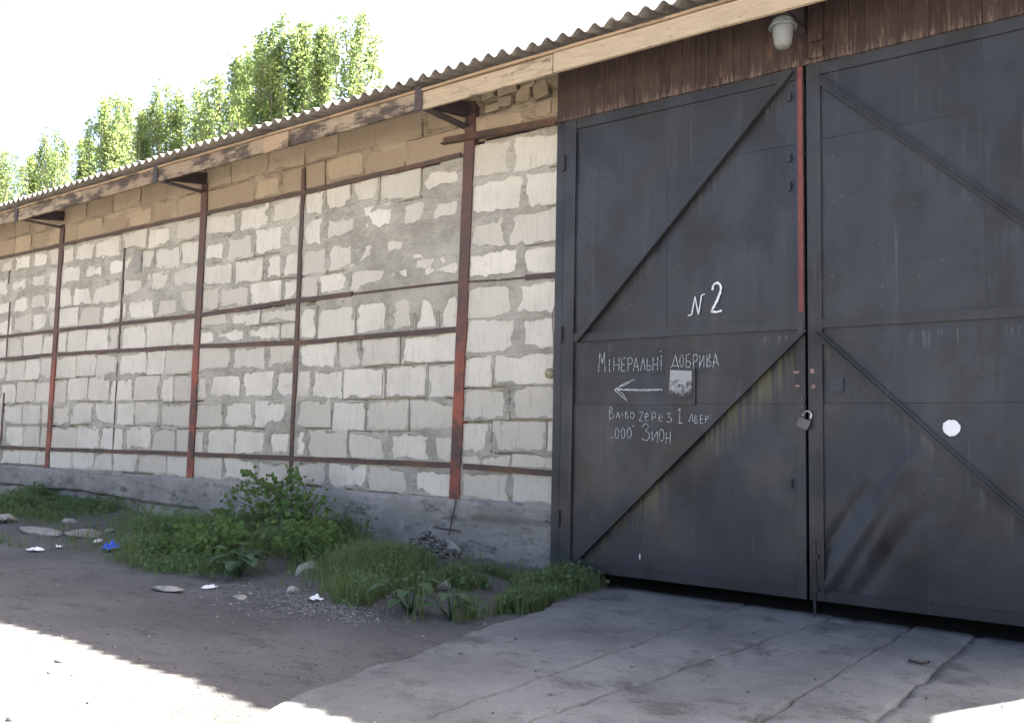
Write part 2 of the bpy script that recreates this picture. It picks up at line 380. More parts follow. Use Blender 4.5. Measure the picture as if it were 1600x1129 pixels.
for k in range(6):
    n, m = 420, 70 if k in (0, 5) else 46
    yy = np.linspace(-8.5, -.02, n)[:, None]; vv = np.linspace(0, 1, m)[None, :]
    a = bounds[k](yy) + (.005 if k else 0); b = bounds[k+1](yy) - .005
    X = a+(b-a)*vv; Y = np.broadcast_to(yy, X.shape)
    Z = .022+.006*fbm(X*1.3, Y*1.3, 3, k)+.004*fbm(X*7, Y*7, 4, k+1)+[0,.002,-.002,.002,-.003,.0][k]
    ed = np.minimum(vv*(b-a), (1-vv)*(b-a)) + .035*fbm(X*9, Y*9, 3, 2)
    Z = Z - .012*np.exp(-(fbm(X*1.1+k, Y*.8, 4, 3)/.018)**2)*(fbm(X*.5, Y*.5+k, 2, 5) > .05) - .006*np.clip(fbm(X*5, Y*5, 3, 7)-.25, 0, 1)
    Z = Z - .016*np.clip(1-ed/.014, 0, 1)*(fbm(Y*1.3, Y*0+k, 3, 4) > -.25)
    P = np.stack([X, Y, Z], -1)
    sk = lambda r, dz: r+np.array([0, 0, dz])
    P = np.concatenate([sk(P[:, :1], -.06), P, sk(P[:, -1:], -.06)], 1)
    link('slab', grid_mesh('slab', P, M['apron']), apron)

# ------------------------------------------------------------------ the warehouse
WH = tag(empty('warehouse', (0,0,0)), 'long low block-built warehouse with steel posts, slate roof and black double gate', 'warehouse')
XA, XB, XC, XD, XG = -13.39, -9.80, -7.905, -5.50, -4.30
XE = xpx(186, 2.2); XF = xpx(10, 2.2)
XL = -21.0
wall = tag(empty('wall'), None); wall.parent = WH

def warp(x, z): return z + .010*np.sin(x*1.7+z*2) + .008*np.sin(x*4.1+1.3*z)
ROWS = {
 'DG': [(.63,.915),(.935,1.065),(1.075,1.355),(1.365,1.665),(1.675,1.975),(1.985,2.305),(2.315,2.655),(2.675,2.97),(2.98,3.30),(3.31,3.655),(3.665,4.02)],
 'CD': [(.645,.915),(.935,1.25),(1.262,1.58),(1.592,1.915),(1.927,2.22),(2.25,2.63),(2.71,2.965),(2.977,3.28),(3.292,3.60),(3.612,3.915)],
 'BC': [(.65,.915),(.935,1.25),(1.262,1.58),(1.592,1.915),(1.927,2.235),(2.265,2.45),(2.46,2.645),(2.69,2.965),(2.977,3.28),(3.292,3.60),(3.612,3.91)],
 'AB': [(.65,.90),(.925,1.25),(1.262,1.58),(1.592,1.925),(1.937,2.255),(2.285,2.635),(2.67,2.975),(2.987,3.29),(3.302,3.61),(3.622,3.91)],
 'LA': [(.65,.885),(.91,1.25),(1.262,1.58),(1.592,1.925),(1.937,2.265),(2.295,2.645),(2.68,2.975),(2.987,3.29),(3.302,3.61),(3.622,3.93)],
}
TAN = [(3.955,4.235),(4.247,4.53)]
TAN_DG = [(4.085,4.30)]
J = {
 'DG': [[798],[799],[768,854],[796],[770],[809],[802],[813],[793],[819],[801]],
 'CD': [[512,575,641],[479,544,607,674],[518,572,639],[487,536,600,668],[526,564,625],[496,555,609,649,686],[497,548,609,650],[512,556,593,645],[505,566,622,670],[508,548,593,658]],
 'BC': [[348,401],[321,366,418],[349,398,450],[326,379,429],[362,416],[336,385,438],[358,406],[342,390,440],[366,414,443],[354,398,445],[372,421]],
 'AB': [[112,147,176,215,260],[120,157,195,236,275],[110,146,181,210,250],[104,137,172,209,250,271],[119,150,185,230,258],[105,135,170,189,228,269],[123,158,199,244,283],[113,144,187,230,267],[129,166,209,242,283],[117,148,189,230,271]],
 'LA': None}
JT = {'CD': [[508,569,633],[529,590,660]], 'BC': [[398,440],[362,420]], 'AB': [[120,160,200,238,275],[135,178,220,262]], 'DG': [[825]]}
PAN = {'LA': (XL, XA), 'AB': (XA, XB), 'BC': (XB, XC), 'CD': (XC, XD), 'DG': (XD, XG)}
blocks = []                                     # (panel, tan?, x0, x1, z0, z1)
for pn, (xa, xb) in PAN.items():
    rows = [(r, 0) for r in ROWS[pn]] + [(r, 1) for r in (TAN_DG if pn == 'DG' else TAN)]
    for i, ((z0, z1), tn) in enumerate(rows):
        if pn == 'LA':
            xs = []; x = xb-rnd.uniform(.25,.6)
            while x > xa+.3: xs.append(x); x -= rnd.uniform(.5,.68)
            xs = xs[::-1]
        else:
            px = JT[pn][i-len(ROWS[pn])] if tn else J[pn][i]
            xs = [xpx(p, (z0+z1)/2) for p in px]
        e = [xa]+xs+[xb]
        for a, b in zip(e[:-1], e[1:]):
            if b-a > .09: blocks.append((pn, tn, a+.009, b-.009, z0+.002, z1-.002))
def block_mesh(x0, x1, z0, z1, dep=.1):
    cx, cz = (x0+x1)/2, (z0+z1)/2; hx, hz = (x1-x0)/2, (z1-z0)/2
    c = .010; pts = []
    def j(a): return rnd.uniform(-a, a)
    cor = [(-hx+c,-hz),(0,-hz),(hx-c,-hz),(hx,-hz+c),(hx,0),(hx,hz-c),(hx-c,hz),(0,hz),(-hx+c,hz),(-hx,hz-c),(-hx,0),(-hx,-hz+c)]
    cor = [(a+j(.006), b+j(.005)) for a, b in cor]
    mb = MB(); tl = j(.004); tz = j(.004)
    n = len(cor)
    v = [(a, dep, b) for a, b in cor] + [(a, .007+tl*a/hx+tz*b/hz, b) for a, b in cor] + [(a*(1-.008/hx), tl*a/hx+tz*b/hz, b*(1-.008/hz)) for a, b in cor]
    f = []
    for k in range(n):
        q = (k+1) % n; f += [(k, q, n+q, n+k), (n+k, n+q, 2*n+q, 2*n+k)]
    f.append(tuple(range(2*n, 3*n))); mb.add(v, f)
    return mb
for pn, tn, x0, x1, z0, z1 in sorted(blocks, key=lambda b: -b[2]):
    cx, cz = (x0+x1)/2, (z0+z1)/2
    mb = block_mesh(x0, x1, z0, z1)
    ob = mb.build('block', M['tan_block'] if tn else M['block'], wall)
    ob.location = (cx, rnd.uniform(-.004,.004) + (rnd.uniform(-.006,.01) if tn else 0), float(warp(cx, cz)))
    ob.rotation_euler = (0, rnd.uniform(-.008,.008), 0)
# loose rubble filling the top of the wall beside the boards
for px, py, sx, sz in ((768,168,.16,.07),(788,158,.16,.09),(815,150,.16,.15),(846,140,.16,.15),(792,141,.22,.07),(762,148,.15,.08),(823,132,.16,.05),(858,165,.05,.14)):
    p = at(px, py); mb = block_mesh(-sx/2, sx/2, -sz/2, sz/2, .12); ob = mb.build('rubble_stone', M['tan_block'], wall)
    ob.location = (p.x, rnd.uniform(-.03,.02), p.z); ob.rotation_euler = (0, rnd.uniform(-.25,.1), 0)

HEAVY = [(640,400,.5,.26,.12),(600,455,.6,.12,.14),(700,365,.35,.3,.09),(560,360,.4,.2,.07),(540,330,.5,.12,.05),(690,455,.35,.14,.09),(700,300,.3,.15,.08),
         (330,385,.35,.2,.06),(400,335,.5,.12,.07),(470,560,.2,.2,.06),(450,370,.3,.2,.05),(150,425,.6,.25,.09),(240,450,.6,.2,.07),(270,470,.4,.3,.06),(40,440,1.2,.5,.08),
         (790,600,.12,.3,.04),(770,690,.12,.15,.06),(800,640,.2,.08,.04),(780,350,.4,.06,.04),(800,440,.5,.06,.07),(520,690,.2,.1,.05),(440,560,.2,.2,.07),(430,650,.3,.1,.05)]
HV = [(at(a, b), c, d, e) for a, b, c, d, e in HEAVY]
def mortar_panel(pn, xa, xb, zlo, zhi, tn, step, mat):
    bl = [b for b in blocks if b[0] == pn and b[1] == tn]
    zs = set(np.round(np.arange(zlo, zhi+step/2, step), 4))
    for b in bl: zs |= {round(b[4]-.004, 4), round(b[4]+.006, 4), round(b[5]+.004, 4), round(b[5]-.006, 4)}
    zs = np.array(sorted(z for z in zs if zlo <= z <= zhi)); xs = np.linspace(xa, xb, int((xb-xa)/step)+2)
    X, Z = np.meshgrid(xs, zs, indexing='ij'); d = np.zeros_like(X); side = np.zeros_like(X)
    for _, _, x0, x1, z0, z1 in bl:
        i0, i1 = np.searchsorted(xs, [x0, x1]); k0, k1 = np.searchsorted(zs, [z0, z1])
        sx = X[i0:i1, k0:k1]; sz = Z[i0:i1, k0:k1]
        d[i0:i1, k0:k1] = np.minimum(np.minimum(sx-x0, x1-sx), np.minimum(sz-z0, z1-sz)*1.25)
    S = .012 + .085*np.clip(fbm(X*1.9, Z*2.6, 3, 1)+.12, 0, 1) + .03*np.clip(fbm(X*6, Z*6, 3, 2), -.3, 1) + .034*fbm(X*17, Z*17, 3, 3)
    for p, rx, rz, am in HV:
        S = S + am*np.exp(-((X-p.x)/rx)**2-((Z-p.z)/rz)**2)
    S = S+.016*np.clip((Z-2.3)/.8, 0, 1)*(1+1.5*fbm(X*3.1, Z*4.2, 3, 6))
    if tn: S = S*.6
    h = np.clip((S-d)*.30, -.025, .006) + .005*fbm(X*13, Z*13, 3, 4)*(d < S+.03)
    rec = (d < .004) & (fbm(X*1.4, Z*3.1, 2, 5) > -.08) & (S < .055)
    h = np.where(rec, -.05, h)
    P = np.stack([X, -h, warp(X, Z)], -1)
    link('mortar', grid_mesh('mortar', P, mat), wall)
for pn, (xa, xb) in PAN.items():
    top = 4.04 if pn == 'DG' else 3.935
    mortar_panel(pn, xa, xb, .60, top, 0, .026 if pn == 'LA' else (.018 if pn == 'AB' else .014), M['mortar'])
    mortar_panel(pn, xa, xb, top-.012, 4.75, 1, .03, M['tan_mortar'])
# small patched opening
p0 = at(217, 410); MB().box(-.09,.09,-.012,.06,-.14,.14).box(-.075,.075,-.016,-.010,-.12,.12).build('patched_opening', M['plinth'], wall).location = (p0.x, -.004, p0.z)

# plinth: a displaced concrete face with a worn top edge, its foot broken away on the left
def plinth_bottom(x): return np.interp(x, [XL, -14.9, -12.3, -10.5, -9.6, -8.9, XG], [.33, .33, .32, .27, .25, .0, -.1])
xs = np.arange(XL, XG+.06, .035); tt = np.concatenate([np.linspace(0, 1, 26)])
X, T = np.meshgrid(xs, tt, indexing='ij')
zb = plinth_bottom(X)+.035*fbm(X*2.5, X*0, 4, 6)*(X < -8.8); zt = .638+.012*fbm(X*1.5, X*0+3, 4, 2)
Zp = zb+(zt-zb)*T
bulge = .006*fbm(X*1.1, Zp*2, 3, 3)+.008*fbm(X*5, Zp*6, 4, 4)
groove = -.012*np.exp(-((Zp-(.60-.012*np.sin(X)))/.008)**2)*(fbm(X*1.2, X*0+7, 2, 1) > -.1)
stp = .03*((X > xpx(733,.3,-.05)) & (Zp < .47+.02*fbm(X*6, X*0, 3, 2)))*1.0 + .02*np.exp(-((X-xpx(640,.4)-.25*np.sin(Zp*5))/.012)**2)*(Zp < .5)
Yp = -.045-bulge*1.6-groove+stp+.03*np.clip((T-.93)/.07, 0, 1)**2+.05*np.clip((.12-T)/.12, 0, 1)*(X < -8.8)
Pp = np.stack([X, Yp, Zp], -1)
Pp = np.concatenate([np.stack([X[:, :1], Yp[:, :1]*0+.1, Zp[:, :1]], -1), Pp, np.stack([X[:, -1:], Yp[:, -1:]*0+.1, Zp[:, -1:]+.004], -1)], 1)
Pp = np.concatenate([Pp, Pp[-1:]*np.array([1, 0, 1])+np.array([0, .1, 0])], 0)
link('plinth', grid_mesh('plinth', Pp, M['plinth']), WH)
MB().box(XL, -8.6, .02, .3, -.3, .5).build('footing', M['stone'], WH)
for a, b, z0, z1 in ((-16.9,-15.6,.02,.30),(-15.5,-14.2,.0,.31),(-14.1,-12.55,.0,.29),(-12.45,-10.95,-.05,.27),(-10.85,-9.75,-.05,.22),(-9.7,-8.9,-.05,.17)):
    mb = block_mesh(a, b, z0, z1, .12); ob = mb.build('foundation_stone', M['stone'], WH); ob.location = ((a+b)/2, -.02+rnd.uniform(-.015,.015), (z0+z1)/2)
    ob.rotation_euler = (0, rnd.uniform(-.015,.015), 0)

# steel posts, bars and rails
def jag_bar(name, x, w_, z0, z1, y0, mat, lean=0., flange=True):
    mb = MB(); n = 14; zz = [z0+(z1-z0)*i/n for i in range(n+1)]
    L = [(x-w_/2+rnd.uniform(-.004,.004)+lean*(z-2.2), z) for z in zz]; R_ = [(x+w_/2+rnd.uniform(-.010,.004)+lean*(z-2.2), z) for z in zz]
    v = []; f = []
    for (a, z), (b, _) in zip(L, R_): v += [(a, y0, z), (b, y0, z), (b, .05, z), (a, .05, z)]
    for i in range(n):
        o = 4*i
        for k in range(4): f.append((o+k, o+(k+1)%4, o+4+(k+1)%4, o+4+k))
    f += [(0,3,2,1), (4*n, 4*n+1, 4*n+2, 4*n+3)]
    return mb.add(v, f).build(name, mat, WH)
for x, w_, zt, ln in ((XA, .12, 4.25, .004), (XB, .125, 4.33, .004), (XD, .125, 4.45, .022)):
    jag_bar('steel_post', x, w_, .60, zt, -.022, M['post'], ln)
jag_bar('steel_bar', XC, .062, .66, 4.20, -.020, M['rail'], .004)
jag_bar('steel_bar', XE, .045, 2.25, 3.70, -.012, M['rail'])
jag_bar('steel_bar', xpx(183, 1.9), .03, .93, 2.24, -.006, M['rail'])
jag_bar('steel_bar', XF, .045, .93, 1.75, -.012, M['rail']); jag_bar('steel_bar', XF, .045, 2.25, 3.2, -.012, M['rail']); jag_bar('steel_bar', xpx(15, 3.6), .045, 3.5, 3.72, -.012, M['rail'])
def rail(pts, h=.052, y0=-.021, name='rail', mat='rail'):
    for (xa, za), (xb, zb_) in zip(pts[:-1], pts[1:]):
        mb = MB(); n = max(2, int((xb-xa)/.35))
        v = []; f = []
        for i in range(n+1):
            t = i/n; x = xa+(xb-xa)*t; z = za+(zb_-za)*t+rnd.uniform(-.004,.004)*(0 < i < n)
            v += [(x, y0, z-h/2), (x, y0, z+h/2-.008), (x, y0+.008, z+h/2-.006), (x, y0+.008, z+h/2), (x, .03, z+h/2), (x, .03, z-h/2)]
        for i in range(n):
            o = 6*i
            for k in range(6): f.append((o+k, o+(k+1)%6, o+6+(k+1)%6, o+6+k))
        f += [(5,4,3,2,1,0), tuple(6*n+k for k in range(6))]
        mb.add(v, f).build(name, M[mat], WH)
e = .065
rail([(XL,.87),(XA-e,.902)]); rail([(XA+e,.902),(XB-e,.932)]); rail([(XB+e,.932),(XD-e,.944)]); rail([(XD+e,.94),(XG,.91)])
rail([(XL,2.28),(XA-e,2.298)]); rail([(XA+e,2.298),(XB-e,2.262)]); rail([(XB+e,2.262),(XC,2.216),(XD-e,2.238)])
rail([(XL,2.67),(XA-e,2.652)]); rail([(XA+e,2.652),(XB-e,2.65)]); rail([(XB+e,2.65),(XC,2.694),(xpx(552,2.69),2.698)])
rail([(xpx(553,2.69),2.698),(XD-e,2.70)],   .034, -.011); rail([(XD+e,2.69),(xpx(821,2.67),2.668)], .03, -.008); rail([(xpx(822,2.67),2.665),(XG,2.66)], .05)
rail([(XL,3.98),(XA-e,3.948)]); rail([(XA+e,3.945),(XB-e,3.938)]); rail([(XB+e,3.938),(XC,3.92),(XD-e,3.946)])
# heavier channel stub over the last bay
a, b = at(695, 222), at(874, 190)
MB().beam((a.x,-.02,a.z-.03),(b.x,-.02,b.z-.03),.012,.05,(0,-1,0)).beam((a.x,-.012,a.z),(b.x,-.012,b.z),.075,.014,(0,-1,0)).build('channel', M['rail'], WH)
# rod and cross bar below the post, conduit and junction box by the gate
a, b = at(712, 780, -.06), at(702, 835, -.08)
MB().tube([(a.x,-.055,a.z),(b.x,-.085,b.z)], .007).build('hanging_rod', M['rail'], WH)
a, b = at(679, 823, -.085), at(719, 829, -.07)
MB().tube([(a.x,-.10,a.z),(b.x,-.075,b.z)], .009).build('cross_rod', M['rail'], WH)
pts = [at(866, 480, -.022), at(863, 490, -.022), at(864, 520, -.022), at(866, 550, -.022), at(864, 575, -.022)]
MB().tube(pts, .006, 6).build('conduit', M['cable'], WH)
p0 = at(860, 583, -.02); jb = MB(); jb.lathe([(0,.0),(.042,0),(.045,.01),(.045,.04),(0,.045)], n=12); jo = jb.build('junction_box', M['box'], WH, True)
jo.location = (p0.x, -.005, p0.z); jo.rotation_euler = (math.radians(90), 0, 0)

# shell of the building behind the facade
MB().box(XL, XL+.3, .12, 9, -.2, 5.1).build('end_wall', M['plinth'], WH)
MB().box(-.02, .05, .0, 9, -.2, 5.1).build('end_wall', M['plinth'], WH)
MB().box(XL+.31, -.03, 8.8, 9, -.2, 4.7).build('back_wall', M['plinth'], WH)
MB().box(XL+.31, XG-.02, .16, .3, .0, 4.7).build('inner_wall', M['dark'], WH)
MB().box(XG, -.025, .16, .22, 3.98, 4.7).build('lintel', M['dark'], WH)

# eaves: slate sheets, laths, fascia, rafter brackets
TS = .25
def roof_z(y): return 4.405+(y+.76)*TS
W0, PIT, NW, AMP = 1.05, .15, 7, .026
def slate_mesh(y0, y1, seg=10):
    n = NW*seg+4; v = []; f = []
    for i in range(n+1):
        x = i*PIT/seg; z = AMP*math.cos(2*math.pi*x/PIT)
        for y in (y0, y1):
            zz = roof_z(y)-roof_z(y0)
            v += [(x, y-y0, zz+z), (x, y-y0, zz+z-.008)]
    for i in range(n):
        o = 4*i; q = o+4
        f += [(o, q, q+2, o+2), (o+1, o+3, q+3, q+1), (o, o+1, q+1, q), (o+2, q+2, q+3, o+3)]
    f += [(0,2,3,1), (4*n, 4*n+1, 4*n+3, 4*n+2)]
    return MB().add(v, f).mesh('roof_sheet', M['slate'])
roof = empty('roof'); roof.parent = WH
sm = slate_mesh(-.76, .95)
k = 0; x = XL-.3
while x < .2:
    ob = link('roof_sheet', sm, roof); ob.location = (x, -.76+rnd.uniform(-.012,.012), roof_z(-.76)+.030+(k % 2)*.009+rnd.uniform(-.003,.003)); ob.rotation_euler = (rnd.uniform(-.006,.006), 0, 0)
    x += W0; k += 1
RX = x
def slope(y0, y1, dirn):
    n = int((RX-XL+.3)/(PIT/6)); xs_ = XL-.3+np.arange(n)*PIT/6
    P = np.zeros((n, 2, 3)); P[:, :, 0] = xs_[:, None]; P[:, 0, 1] = y0; P[:, 1, 1] = y1
    w_ = AMP*np.cos(2*math.pi*(xs_-XL+.3)/PIT)
    P[:, 0, 2] = roof_z(y0 if dirn > 0 else 9-y0)+.02+w_; P[:, 1, 2] = roof_z(y1 if dirn > 0 else 9-y1)+.02+w_
    link('roof_slope', grid_mesh('roof_slope', P, M['slate']), roof)
slope(.85, 4.5, 1); slope(4.5, 9.7, -1)
def board(name, xa, xb, y0, y1, z0, z1, mat, tilt=0.):
    n = max(2, int((xb-xa)/.4)); v = []; f = []
    for i in range(n+1):
        x = xa+(xb-xa)*i/n; dz = rnd.uniform(-.004,.004)+tilt*(i/n-.5)
        v += [(x, y0+rnd.uniform(-.002,.002), z0+dz+rnd.uniform(-.003,.003)), (x, y1, z0+dz), (x, y1, z1+dz), (x, y0, z1+dz)]
    for i in range(n):
        o = 4*i
        for k in range(4): f.append((o+k, o+(k+1)%4, o+4+(k+1)%4, o+4+k))
    f += [(0,3,2,1), (4*n, 4*n+1, 4*n+2, 4*n+3)]
    return MB().add(v, f).build(name, mat, WH)
FB, FT = 4.188, 4.345
xs_ = [XL-.3, XA+.03, XB+.03]
board('fascia_board', XL-.3, -15.4, -.66, -.63, FB, FT, M['oldboard']); board('fascia_board', -15.39, XA, -.66, -.63, FB, FT, M['oldboard'])
board('fascia_board', XA+.01, -11.6, -.66, -.63, FB, FT, M['oldboard'], .01); board('fascia_board', -11.59, XB, -.66, -.63, FB, FT, M['oldboard'])
board('fascia_board', XB+.01, -7.4, -.66, -.63, FB, FT, M['oldboard'], -.01); board('fascia_board', -7.39, XD-.03, -.66, -.63, FB, FT, M['oldboard'], .01)
board('fascia_board', XD-.02, -4.05, -.66, -.63, FB, FT, M['midboard']); board('fascia_board', -4.04, .3, -.662, -.632, FB, FT+.004, M['newboard'])
board('lath', XL-.3, XA, -.675, -.62, FT+.008, FT+.03, M['lath']); board('lath', XA+.01, XB, -.675, -.62, FT+.008, FT+.03, M['lath']); board('lath', XB+.01, XD, -.675, -.62, FT+.008, FT+.03, M['lath']); board('lath', XD+.01, .3, -.675, -.62, FT+.012, FT+.034, M['lath'])
for y in (-.2, .12): board('purlin', XL-.2, .25, y-.03, y+.03, roof_z(y)-.07, roof_z(y)-.02, M['lath'])
for x in (XA-3.6, XA, XB, XD, -2.18, -.05):
    MB().beam((x,.3,4.36),(x,-.63,4.225),.075,.16,(0,0,1),0,.075,.10).beam((x,.1,4.20),(x,-.60,4.205),.10,.014,(0,0,1)).build('rafter', M['darksteel'], WH)
    if x < -4: MB().box(x-.075, x+.015, -.675, -.664, FB-.015, FT+.06).build('bracket_plate', M['darksteel'], WH)
board('splice_board', -7.75, -7.35, -.685, -.664, FB-.02, FT-.01, M['lath'])

# brown boards over the gate
YB = -.17
x = xpx(871, 4.15, YB); i = 0
while x < .06:
    w_ = rnd.uniform(.095,.125); z0 = 3.975+rnd.uniform(-.003,.003); yy = YB+rnd.uniform(-.003,.003)
    MB().box(0, w_-.0015, 0, .022, 0, 4.62-z0).build('cladding_board', M['brown'], WH).location = (x, yy, z0)
    x += w_; i += 1
a = at(1276, 70, YB); MB().box(a.x-.05, a.x+.05, YB-.035, YB-.009, 4.12, 4.40).box(a.x-.05, a.x+.05, YB-.03, YB-.009, 4.0, 4.075).build('cleat', M['brown'], WH)
MB().box(XG-.06, XG+.02, -.12, .15, -.05, 4.0).build('gate_post', M['gateframe'], WH)
MB().box(-.10, -.021, -.12, .15, -.05, 4.0).build('gate_post', M['gateframe'], WH)

# the double gate
YG = -.13
def gp(px, py, dy=0.): return at(px, py, YG+dy)
xl0, xl1 = xpx(880, 2, YG), xpx(1259, 2, YG); xr0, xr1 = xpx(1264, 2, YG), -.06
zb_l, zt = gp(1100, 915).z, 3.99
leafL = tag(empty('gate_leaf'), 'left gate leaf with white number, chalk writing and chalk arrow'); leafL.parent = WH
leafR = tag(empty('gate_leaf'), 'right gate leaf with a white round spot and creased lower corner'); leafR.parent = WH
CRE = [((1288,925),(1425,715),.05,.020),((1322,930),(1405,790),.04,.014),((1285,865),(1352,765),.04,-.012),((1345,925),(1440,800),.05,-.010)]
CRL = [(gp(*a), gp(*b), w_, h_) for a, b, w_, h_ in CRE]
def sheet(leaf, xa, xb, z0, z1, y0, crease=False, seed=0):
    n = max(8, int((xb-xa)/.025)); m = max(8, int((z1-z0)/.025))
    X, Z = np.meshgrid(np.linspace(xa, xb, n), np.linspace(z0, z1, m), indexing='ij')
    h = .009*fbm(X*1.3+seed, Z*1.3, 3, seed)+.003*np.exp(-(fbm(X*.9, Z*.5+seed, 2, 5)/.05)**2)+.0015*fbm(X*6, Z*6, 2, seed+1)
    if crease:
        for a, b, w_, h_ in CRL:
            d = np.array([b.x-a.x, b.z-a.z]); L = np.hypot(*d); d = d/L
            u = (X-a.x)*d[0]+(Z-a.z)*d[1]; vv = -(X-a.x)*d[1]+(Z-a.z)*d[0]
            h = h+1.7*h_*np.exp(-(vv/w_)**2)*np.clip(np.minimum(u+.1, L-u+.1)/.15, 0, 1)
    link('sheet', grid_mesh('sheet', np.stack([X, y0-h, Z], -1), M['gate']), leaf)
zm = gp(1080, 517).z; z2 = gp(1000, 632).z; zu = gp(1080, 255).z
for leaf, xa, xb, cr in ((leafL, xl0, xl1, False), (leafR, xr0, xr1, True)):
    for i, (z0, z1) in enumerate(((zb_l+.02, z2), (z2+.002, zm), (zm+.002, zu), (zu+.002, zt-.01))):
        xm = xa+(xb-xa)*(.55 if cr else .47)
        if i == 2 or (cr and i == 3):
            sheet(leaf, xa+.01, xm, z0, z1, YG+(.004 if i % 2 else 0), cr, i); sheet(leaf, xm, xb-.005, z0, z1, YG+(.004 if i % 2 else 0)+.0025, cr, i)
        else: sheet(leaf, xa+.01, xb-.005, z0, z1, YG+(.005 if i % 2 else 0), cr, i)
    fr = M['gateframe']
    sw = .115 if not cr else .10
    MB().box(xa, xa+sw, YG-.022, YG+.03, zb_l, zt).build('stile', fr, leaf)
    MB().box(xb-.06, xb, YG-.018, YG+.03, zb_l, zt).build('stile', fr, leaf)
    MB().box(xa+sw, xb-.06, YG-.016, YG+.03, zt-.10, zt).build('top_rail', fr, leaf)
    MB().box(xa+sw, xb-.06, YG-.016, YG+.03, zb_l, zb_l+.075).build('bottom_rail', fr, leaf)
    MB().box(xa+sw, xb-.06, YG-.017, YG+.01, zm-.035, zm+.035).build('middle_rail', fr, leaf)
def brace(leaf, a, b, w_=.055):
    a = gp(*a); b = gp(*b)
    MB().beam((a.x,YG-.018,a.z),(b.x,YG-.018,b.z), w_, .008).beam((a.x+.02,YG-.018,a.z-.018),(b.x+.02,YG-.018,b.z-.018), .008, .045).build('brace', M['gateframe'], leaf)
brace(leafL, (1238,112), (903,532)); brace(leafL, (1258,514), (906,868))
brace(leafR, (1270,118), (1690,408)); brace(leafR, (1272,516), (1690,890))
a, b = gp(1248, 112), gp(1254, 488)
MB().box(xl1-.04, xl1-.004, YG-.030, YG-.018, b.z, zt-.002).build('edge_strip', M['redstrip'], leafL)
p0 = gp(1065, 600); MB().box(-.15,.12,-.0155,.012,-.16,.115).add([(-.10,-.026,-.105),(.10,-.026,-.115),(.095,-.026,.10),(-.085,-.026,.112),(-.10,-.009,-.105),(.10,-.009,-.115),(.095,-.009,.10),(-.085,-.009,.112)],[(0,1,2,3),(0,4,5,1),(1,5,6,2),(2,6,7,3),(3,7,4,0)],1).build('hatch_plate', [M['gateframe'], M['plate']], leafL).location = (p0.x, YG, p0.z)
for px, py, w_, h_, lf, mt in ((1246,582,.035,.02,leafL,'pink'),(1248,603,.03,.015,leafL,'pink'),(1271,580,.03,.035,leafR,'pink'),(1273,604,.025,.03,leafR,'pink'),(1308,601,.09,.10,leafR,'bluegrey')):
    p0 = gp(px, py); MB().box(-w_/2,w_/2,-.028 if mt == 'pink' else -.014,.0,-h_/2,h_/2).box(-w_/3,w_/3,-.034 if mt == 'pink' else -.016,-.02 if mt == 'pink' else -.013,-h_/3,h_/3).build('paint_patch' if mt == 'bluegrey' else 'lug', M[mt], lf).location = (p0.x, YG, p0.z)
p0 = gp(1487, 668); v = [(0,0,0)]+[(.054*math.cos(t*.2618)*(1+rnd.uniform(-.10,.06)),0,.054*math.sin(t*.2618)*(1+rnd.uniform(-.10,.06))) for t in range(24)]
MB().add(v, [(0,k+1,(k+1)%24+1) for k in range(24)]).build('white_spot', M['white'], leafR).location = (p0.x, YG-.013, p0.z)
a = gp(1275, 930); MB().tube([(a.x,YG-.03,.55),(a.x,YG-.03,.012)], .010).box(a.x-.03,a.x+.03,YG-.04,YG-.016,.42,.45).box(a.x-.03,a.x+.03,YG-.04,YG-.016,.2,.23).build('drop_bolt', M['gateframe'], leafR)
for z in (.55, 2.1, 3.6):
    MB().tube([(xl0-.004,YG-.035,z-.07),(xl0-.004,YG-.035,z+.07)], .016, 8).build('hinge', M['gateframe'], leafL)
for px, py in ((1247,245),(1247,290),(1249,755),(1247,150)): 
    p0 = gp(px, py); MB().box(-.012,.012,-.026,.0,-.03,.03).build('lug', M['gateframe'], leafL).location = (p0.x-.06, YG, p0.z)

# writing: chalk strokes and the painted number, traced in the plane of the left leaf
def cpt(x, y): return at(860+x/3.5267, 400+y/3.5267, YG-.0175)
def strokes(name, lines, wpx, mat, leaf=leafL, jit=.6, lift=0.):
    mb = MB(); hw = wpx/3.5267*.0048/2
    for ln in lines:
        P = [cpt(*p) for p in ln]; Q = []
        for a, b in zip(P[:-1], P[1:]):
            n = max(1, int((b-a).length/.012)); Q += [a.lerp(b, i/n) for i in range(n)]
        Q.append(P[-1]); v = []
        for i, p in enumerate(Q):
            d = (Q[min(i+1,len(Q)-1)]-Q[max(i-1,0)]); d.y = 0; d.normalize(); nn = Vector((-d.z, 0, d.x))*hw*rnd.uniform(.7,1.25)
            p = p+Vector((rnd.uniform(-1,1), 0, rnd.uniform(-1,1)))*.001*jit; v += [p+nn-Vector((0,lift,0)), p-nn-Vector((0,lift,0))]
        mb.add(v, [(2*i,2*i+1,2*i+3,2*i+2) for i in range(len(Q)-1)])
    return mb.build(name, mat, leaf)
def oval(cx, cy, rx, ry, n=14): return [(cx+rx*math.cos(2*math.pi*k/n+1.7), cy+ry*math.sin(2*math.pi*k/n+1.7)) for k in range(n+1)]
strokes('number', [[(758,325),(770,327),(779,318),(797,222)],[(797,222),(806,275),(815,325)],[(815,325),(832,220),(840,212),(852,210)]], 6.5, M['paintnum'])
strokes('number', [[(893,188),(896,165),(905,152),(920,147),(934,155),(940,175),(936,200),(918,245),(886,306)],[(884,304),(915,308),(944,300)]], 12, M['paintnum'])
